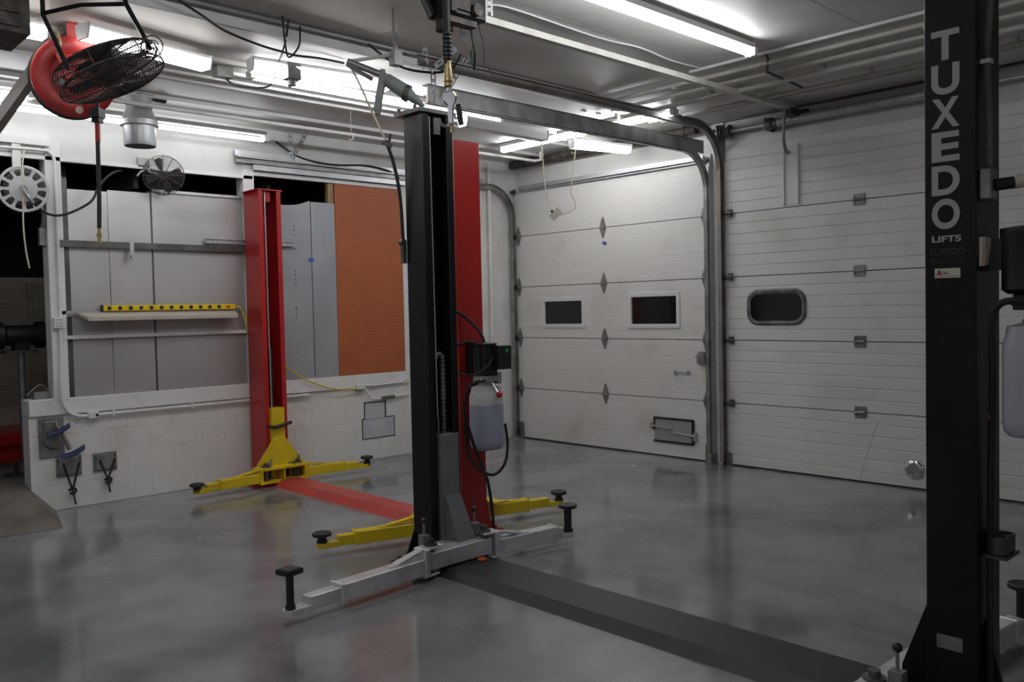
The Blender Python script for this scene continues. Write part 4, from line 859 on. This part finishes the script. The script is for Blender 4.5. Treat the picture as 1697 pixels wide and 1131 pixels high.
# white hose reel at the doorway
wr = root('cord_reel', (.10,-5.44,2.57), 'white round cord reel with radial slots at the dark doorway', 'cord reel')
rc, rn = V((.2,-5.44,2.575)), V((.93,-.36,-.10)).normalized(); ra = rn.cross(V((0,0,1))).normalized(); rb = rn.cross(ra)
def RP(r, q, o=0): return rc + (ra*math.cos(q) + rb*math.sin(q))*r + rn*o
m = MB(); m.lathe(rc, rn, [(0,.002),(.012,.03),(.006,.098),(0,.10),(-.006,.10),(-.006,.002)], 36, caps=False); m.lathe(rc, rn, [(0,.158),(.004,.160),(.004,.176),(-.004,.18),(-.010,.178),(-.010,.158),(0,.158)], 40, caps=False)
for i in range(12):
    q = 2*PI*i/12; w = .12
    m.prism([RP(.095,q-w*1.25),RP(.13,q-w*.62),RP(.162,q-w*.9),RP(.162,q+w*.9),RP(.13,q+w*.62),RP(.095,q+w*1.25)], -rn*.005)
m.build('side_disc', 'white_plastic', wr, smooth=False)
m = MB(); m.lathe(rc - rn*.02, rn, [(0,.13),(-.09,.13),(-.095,.16),(-.10,.16),(-.10,.01)], 28, caps=True); m.build('drum', 'dark_steel', wr, smooth=True)
m = MB(); m.box((.03,-5.50,2.52),(.11,-5.38,2.62)); m.box((.03,-5.47,2.45),(.05,-5.41,3.0)); m.build('reel_bracket', 'white_paint', wr)
m = MB(); m.cyl(rc, rc + rn*.05, .018, n=12); m.tube([rc + rn*.04, rc + rn*.06 + V((0,.03,-.05)), V((.22,-5.38,2.47))], .014, 8, 4); m.build('hose_swivel', 'cast_alloy', wr, smooth=True)
m = MB(); m.tube([(.22,-5.39,2.476),(.2,-5.27,2.391),(.2,-5.138,2.399),(.2,-4.952,2.508),(.17,-4.878,2.635),(.12,-4.779,2.743),(.06,-4.681,2.80),(-.06,-4.6,2.82)], .010, 8, 6); m.build('reel_hose', 'rubber', wr, smooth=True)
m = MB(); m.tube([(.22,-5.429,2.866),(.23,-5.447,2.75),(.24,-5.45,2.586),(.23,-5.458,2.308),(.22,-5.445,2.1),(.22,-5.425,1.96)], .006, 6, 5); tag(m.build('extension_cord', 'cream_plastic', smooth=True), 'pale cord hanging over the white reel disc', 'cord')
m = MB(); m.box((-.05,-5.285,2.16),(.0,-5.235,2.30)); m.tube([(-.02,-5.26,2.30),(.01,-5.255,2.36),(.03,-5.25,2.44)], .014, 8); m.cyl((.0,-5.275,2.44),(.0,-5.275,2.50),.03,n=10); tag(m.build('spray_tool', 'plate_grey'), 'small grey tool hanging on the white post below the cord reel', 'tool')

# ------------------------------------------------------------------ things on the left wall
def sheet(y0, y1, z0, z1, x, mt, label, notch=False, name='sheet_metal_panel', bow=.008):
    m = MB(); ny, nz = 8, 12; vs = []
    random.seed(int(abs(y0)*1000))
    for s in (0,1):
        for j in range(nz+1):
            for i in range(ny+1):
                v = j/nz; u = i/ny; z = z0 + (z1-z0)*v
                if notch and j == nz: z -= .06*max(0, 1-((u-.52)/.4)**2)**.5
                vs.append((x - s*.003 + bow*math.sin(PI*u)*math.sin(PI*v*1.7+1) + random.uniform(-.0015,.0015)*(1-s), y0+(y1-y0)*u, z))
    n = (ny+1)*(nz+1); fs = []
    for j in range(nz):
        for i in range(ny):
            a = j*(ny+1)+i; fs += [(a,a+1,a+ny+2,a+ny+1),(n+a,n+a+ny+1,n+a+ny+2,n+a+1)]
    rim = [i for i in range(ny+1)] + [(j+1)*(ny+1)-1 for j in range(1,nz+1)] + [nz*(ny+1)+i for i in range(ny-1,-1,-1)] + [j*(ny+1) for j in range(nz-1,0,-1)]
    for k in range(len(rim)): a, b = rim[k], rim[(k+1)%len(rim)]; fs.append((a,n+a,n+b,b))
    m.add(vs, fs); o = m.build(name, mt, None, smooth=True)
    o.location = (x,(y0+y1)/2,z0)
    for v in o.data.vertices: v.co = v.co - o.location
    return tag(o, label, 'metal sheet')
sheet(-5.068,-4.752,.918,2.63,-.012,'sheet_metal','leftmost dull silver sheet metal panel beside the white post')
sheet(-4.748,-4.395,.918,2.645,-.012,'sheet_metal','silver sheet metal panel behind the end of the hanging red-reel hose')
sheet(-4.378,-3.54,.918,2.655,-.010,'sheet_metal','wide silver sheet metal panel left of the far red post')
sheet(-3.42,-2.815,.918,2.69,-.004,'grey_sheet','grey metal sheet with a curved notch at its top', notch=True)
sheet(-2.81,-2.535,.918,2.68,.0,'grey_sheet','narrow grey metal sheet next to the orange pegboard')
m = MB(); m.box((-.012,-4.378,2.655),(.012,-3.54,2.68)); tag(m.build('panel_rail', 'galvanised'), 'bright metal edge strip on top of the wide silver sheet', 'metal strip')
m = MB(); m.box((-.006,-2.533,.918),(.004,-1.70,2.905)); o = tag(m.build('pegboard', 'orange_pegboard'), 'tall orange pegboard full of small holes', 'pegboard')
m = MB(); m.box((-.06,-2.60,2.6),(-.01,-2.537,2.90)); tag(m.build('wood_stud', 'stud_wood'), 'short bare wooden stud at the top left corner of the pegboard', 'stud')
m = MB(); m.box((.002,-2.852,2.085),(.0035,-2.792,2.115)); tag(m.build('tape_piece', 'blue_tape'), 'piece of blue tape on the grey metal sheets', 'tape')
m = MB(); m.obox((1.48,-.055,2.268),(.055,.004,.03),(0,.35,0)); tag(m.build('tape_piece', 'blue_tape'), 'scrap of blue tape on the square-window door', 'tape')
# slots in the grey sheet
m = MB()
for z in (2.42,2.38,2.34,2.20,1.98,1.94,1.90,1.86,1.62,1.60,1.56,1.52,1.28,1.24,1.18,1.10): m.box((.0,-3.005,z),(.0025,-2.997,z+.012))
o = bpy.data.objects['sheet_metal_panel.003'] if 'sheet_metal_panel.003' in bpy.data.objects else None
ss = m.build('slot_holes', 'joint_black', o); tag(ss, kind='stuff')
# dark steel rail, thin perforated rail, tube hook
m = MB(); m.box((.012,-5.16,2.152),(.045,-3.545,2.205)); m.box((.012,-3.9,2.150),(.05,-3.545,2.21)); tag(m.build('steel_rail', 'dark_steel'), 'dark steel rail across the silver sheet metal panels', 'rail')
m = MB()
m.box((.02,-3.92,2.225),(.045,-3.01,2.232)); m.box((.02,-3.92,2.262),(.045,-3.01,2.269)); m.box((.02,-3.92,2.23),(.024,-3.01,2.264))
for i in range(18): y = -3.90 + i*.05; m.box((.024,y,2.234),(.03,y+.026,2.26))
tag(m.build('slotted_rail', 'galvanised'), 'short slotted galvanised rail behind the far red post', 'rail')
m = MB(); m.box((.045,-4.60,2.10),(.052,-4.565,2.235)); m.cyl((.05,-4.583,2.085),(.085,-4.583,2.085),.020,n=12); tag(m.build('rail_hook', 'galvanised'), 'flat metal hook hanging on the dark steel rail', 'hook')
m = MB(); m.box((.01,-5.15,1.600),(.03,-3.6,1.628)); m.box((.01,-5.15,1.58),(.014,-3.6,1.628)); tag(m.build('wall_rail', 'galvanised'), 'thin rail holding the tilted shelf plank', 'rail')
m = MB(); m.box((.008,-5.16,1.395),(.035,-3.55,1.425)); tag(m.build('wall_rail', 'white_paint'), 'white strip rail below the tilted shelf plank', 'rail')
m = MB(); m.hexa([(.02,-5.04,1.595),(.205,-5.005,1.54),(.205,-3.715,1.54),(.02,-3.66,1.592),(.02,-5.04,1.615),(.205,-5.005,1.575),(.205,-3.715,1.575),(.02,-3.66,1.612)]); tag(m.build('shelf_plank', 'plank_wood', bevel=.002), 'pale wooden shelf plank sagging forward under the yellow power strip', 'shelf')
ps = root('power_strip', (.04,-4.25,1.645), 'long yellow power strip with a row of black sockets', 'power strip')
m = MB(); m.box((.022,-4.84,1.622),(.062,-3.67,1.668)); m.build('strip_body', 'yellow_strip', ps, bevel=.004)
sk = MB().lathe((.0,0,0),(1,0,0),[(0,.017),(.004,.017),(.005,.014)],14).build('socket', 'rubber', None)
copies('socket', sk, ps, [(.0615,-4.79+i*.0875,1.645) for i in range(12)])
m = MB(); m.box((.060,-3.755,1.635),(.067,-3.725,1.655)); m.build('switch', 'red_plastic', ps)
m = MB(); m.box((.02,-4.85,1.618),(.064,-4.838,1.672)); m.build('end_cap', 'rubber', ps)
m = MB(); m.tube([(.05,-3.67,1.645),(.06,-3.62,1.63),(.06,-3.575,1.52),(.04,-3.53,1.35),(.04,-3.40,1.2),(.05,-3.215,1.09),(.055,-3.023,.955),(.06,-2.825,.855),(.07,-2.618,.79),(.05,-2.40,.775),(.05,-2.33,.79)], .007, 8, 6); m.build('power_cord', 'yellow_cord', ps, smooth=True)
# conduits and boxes
cd = root('wall_conduit', (.04,-5.17,.9), 'white painted conduit with junction boxes down the post and along the low wall', 'conduit')
m = MB(); m.tube([(.05,-5.6,2.905),(.05,-5.25,2.915),(.05,-5.20,2.90),(.05,-5.17,2.85),(.05,-5.165,2.6),(.05,-5.17,1.6),(.05,-5.185,1.02),(.045,-5.17,.87),(.04,-5.12,.79),(.035,-5.03,.757),(.035,-4.95,.757),(.035,-3.56,.757),(.035,-2.9,.757)], .013, 10, 4); m.build('conduit', 'white_paint', cd, smooth=True)
m = MB(); m.box((.035,-5.225,1.485),(.075,-5.145,1.575)); jb1 = m.build('switch_box', 'white_plastic', cd, bevel=.004)
m = MB()
for k in range(3):
    z = 1.556 - k*.026
    m.tube([(.0757,-5.212+i*.0045,z+(.008 if i % 2 else -.006)*(1 if (i*7+k*3) % 4 else .3)) for i in range(12)], .0011, 5)
m.build('handwriting', 'print_black', jb1)
m = MB(); m.box((.01,-4.985,.728),(.055,-4.90,.785)); m.build('outlet_box', 'white_plastic', cd, bevel=.004)
m = MB(); m.cyl((.055,-4.918,.755),(.058,-4.918,.755),.013,n=12); m.build('knockout', 'joint_black', cd)
for y in (-4.78,-4.1,-3.2): 
    m = MB(); m.box((.012,y-.01,.735),(.052,y+.01,.78)); m.build('pipe_strap', 'white_paint', cd)
rc2 = root('wall_outlet', (.02,-2.30,.79), 'small white outlet with bent conduit above the grey wall patches', 'outlet')
m = MB(); m.box((.02,-2.36,.765),(.06,-2.25,.815)); m.build('outlet_body', 'white_plastic', rc2, bevel=.004)
m = MB(); m.tube([(.035,-2.26,.77),(.045,-2.22,.72),(.04,-2.18,.665),(.03,-2.10,.645),(.03,-1.85,.655),(.03,-1.68,.665)], .011, 8, 5); m.build('conduit', 'white_paint', rc2, smooth=True)
m = MB(); m.tube([(.03,-2.04,.648),(.032,-1.95,.652),(.03,-1.87,.654)], .017, 8, 3); m.build('fibrous_wrap', 'old_concrete', rc2, smooth=True)
m = MB(); m.tube([(.035,-2.24,.80),(.03,-2.1,.79),(.03,-1.9,.80),(.03,-1.78,.80),(.03,-1.70,.84)], .008, 8, 5); m.build('upper_conduit', 'white_paint', rc2, smooth=True)
for i,(y,z) in enumerate(((-2.0,.86),(-1.72,.86),(-2.75,.60),(-2.72,.48))):
    pass
# plates and hangers on the low wall
hp = root('hanger_plate', (.01,-5.26,.60), 'grey steel cover plate with a blue two-armed hanger on the low wall end', 'wall plate')
m = MB(); m.box((.001,-5.355,.44),(.018,-5.165,.765)); m.build('plate', 'plate_grey', hp, bevel=.004)
m = MB(); m.prism([(.018,-5.30,.53),(.018,-5.22,.50),(.018,-5.20,.55),(.018,-5.21,.74),(.018,-5.32,.74),(.018,-5.32,.56)],(.03,0,0)); m.build('raised_cover', 'plate_grey', hp, bevel=.008)
m = MB(); m.tube([(.05,-5.235,.735),(.075,-5.235,.70),(.085,-5.215,.66),(.095,-5.18,.58),(.10,-5.155,.50)], [.010,.014,.015,.017,.017], 10, 0); m.build('spindle', 'leather_brown', hp, smooth=True)
def saddle(c, tilt):
    m = MB(); c = V(c); vs = []; N, K = 10, 6
    for s in (0,1):
        for i in range(N+1):
            u = i/N*2-1
            for k in range(K+1):
                v = k/K*2-1; w = .046*(1-.5*abs(u)**2.2)
                vs.append((c.x + v*w + .02*abs(u), c.y + u*.085, c.z + tilt*u*.085 + .020*abs(u)**1.5 - .022*v*v - s*.014))
    n = (N+1)*(K+1); fs = []
    for i in range(N):
        for k in range(K): a = i*(K+1)+k; fs += [(a,a+1,a+K+2,a+K+1),(n+a,n+a+K+1,n+a+K+2,n+a+1)]
    rim = [i for i in range(K+1)] + [(i+1)*(K+1)-1 for i in range(1,N+1)] + [N*(K+1)+k for k in range(K-1,-1,-1)] + [i*(K+1) for i in range(N-1,0,-1)]
    for q in range(len(rim)): a, b = rim[q], rim[(q+1)%len(rim)]; fs.append((a,n+a,n+b,b))
    m.add(vs, fs); return m.build('blue_arm', 'blue_plastic', hp, smooth=True)
saddle((.085,-5.235,.672), .35); saddle((.105,-5.135,.485), .35)
for (y0,y1,z0,z1,yk,zk,ye,ze,lab) in ((-5.235,-5.04,.265,.44,-5.125,.155,-5.10,.03,'grey wall plate with black straps below the blue hanger'),(-4.95,-4.76,.27,.43,-4.845,.20,-4.828,.09,'grey wall plate with black straps nearer the lift arm')):
    t = root('strap_plate', (.01,(y0+y1)/2,(z0+z1)/2), lab, 'wall plate')
    m = MB(); m.box((.001,y0,z0),(.012,y1,z1)); m.box((.012,y0+.02,z0+.02),(.022,y1-.02,z1-.015)); m.build('plate', 'plate_grey', t, bevel=.003)
    m = MB()
    for yy in (y0+.015,y1-.015):
        for zz in (z0+.025,z1-.03): m.cyl((.010,yy,zz),(.019,yy,zz),.009,n=6)
    m.build('bolts', 'dark_steel', t)
    for a in ((y0+.05,z1-.06),(y1-.02,z1-.06)):
        m = MB(); m.bar((.028,a[0],a[1]),(.034,yk,zk),.016,.004,up=(1,0,0)); m.build('strap', 'strap_black', t)
    m = MB(); m.bar((.034,yk,zk),(.024,ye,ze),.014,.004,up=(1,0,0)); m.build('strap', 'strap_black', t)
    m = MB(); m.tube([(.03,yk-.025,zk),(.05,yk,zk+.018),(.04,yk+.025,zk),(.045,yk+.005,zk-.03),(.03,yk-.02,zk-.02)], .010, 8, 4); m.build('knot', 'strap_black', t, smooth=True)

# ------------------------------------------------------------------ dark back room
bg = root('bench_grinder', (-.70,-5.29,.215), 'black bench grinder on a grey pedestal in the dark doorway', 'bench grinder')
m = MB(); m.cyl((-.70,-5.40,1.43),(-.70,-5.16,1.43),.088,n=18); m.box((-.76,-5.34,1.30),(-.64,-5.22,1.38)); m.build('motor', 'black_plastic', bg, smooth=True)
for y in (-5.45,-5.13): 
    m = MB(); m.cyl((-.70,y-.03,1.43),(-.70,y+.03,1.43),.118,n=24); m.build('wheel_guard', 'black_plastic', bg, smooth=True)
m = MB(); m.cyl((-.60,-5.45,1.44),(-.59,-5.45,1.44),.03,n=14); m.build('wheel_cap', 'chrome', bg)
m = MB(); m.box((-.78,-5.42,1.28),(-.62,-5.16,1.30)); m.build('tool_rest', 'dark_steel', bg)
m = MB(); m.cyl((-.70,-5.28,.24),(-.70,-5.28,1.28),.028,n=14); m.build('pedestal', 'plate_grey', bg, smooth=True)
m = MB(); m.lathe((-.70,-5.29,.215),(0,0,1),[(0,.16),(.02,.16),(.03,.08),(.12,.075),(.13,.03)],20); m.build('pedestal_base', 'dark_steel', bg, smooth=True)
m = MB(); m.box((-.14,-5.36,.917),(-.04,-5.245,.975)); m.tube([(-.1,-5.4,.95),(-.1,-5.3,1.03),(-.08,-5.25,.98)], .006, 6, 4); tag(m.build('small_clamp', 'plate_grey'), 'small grey clamp lying on the end of the low wall', 'clamp')
m = MB(); m.box((-2.2,-5.55,.215),(-1.5,-4.7,.33)); m.box((-2.2,-5.55,.37),(-1.5,-4.7,.50)); m.box((-2.15,-5.5,.33),(-1.55,-4.75,.37)); tag(m.build('tool_chest', 'red_paint', bevel=.01), 'red steel chest low in the dark doorway', 'tool chest')
m = MB(); m.box((-2.9,-5.35,.215),(-2.3,-4.2,2.0)); m.box((-2.3,-5.30,.3),(-2.28,-4.80,1.95)); m.box((-2.3,-4.76,.3),(-2.28,-4.25,1.95)); tag(m.build('cabinet', 'plank_wood', bevel=.006), 'tall dim cabinet at the back of the dark doorway', 'cabinet')

m = MB(); m.box((2.18,-6.60,3.07),(2.56,-5.98,3.33)); m.box((2.50,-6.55,3.10),(2.575,-6.03,3.12)); m.box((2.50,-6.55,3.17),(2.575,-6.03,3.19)); m.box((2.50,-6.55,3.24),(2.575,-6.03,3.26)); m.bar((2.36,-6.3,3.32),(2.36,-6.3,3.43),.03,.03)
tag(m.build('ceiling_dark_box', 'dirty_black', bevel=.004), 'dark box put in under the ceiling to darken the top left corner', 'dark box')  # dark box put in to darken this corner and cover part of the fixture
for y in (-5.0,-4.4,-3.1,-2.2): 
    m = MB(); m.box((-4.4,y-.02,2.72),(-.3,y+.02,2.86)); struct(m.build('trim_joist', 'dark_room'))
# small scrap on the floor by the door jamb
m = MB(); m.prism([(2.30,-.72,.001),(2.36,-.66,.001),(2.38,-.70,.001)],(0,0,.002)); tag(m.build('foil_scrap', 'white_plastic'), 'tiny white scrap on the floor in front of the door hatch', 'scrap')
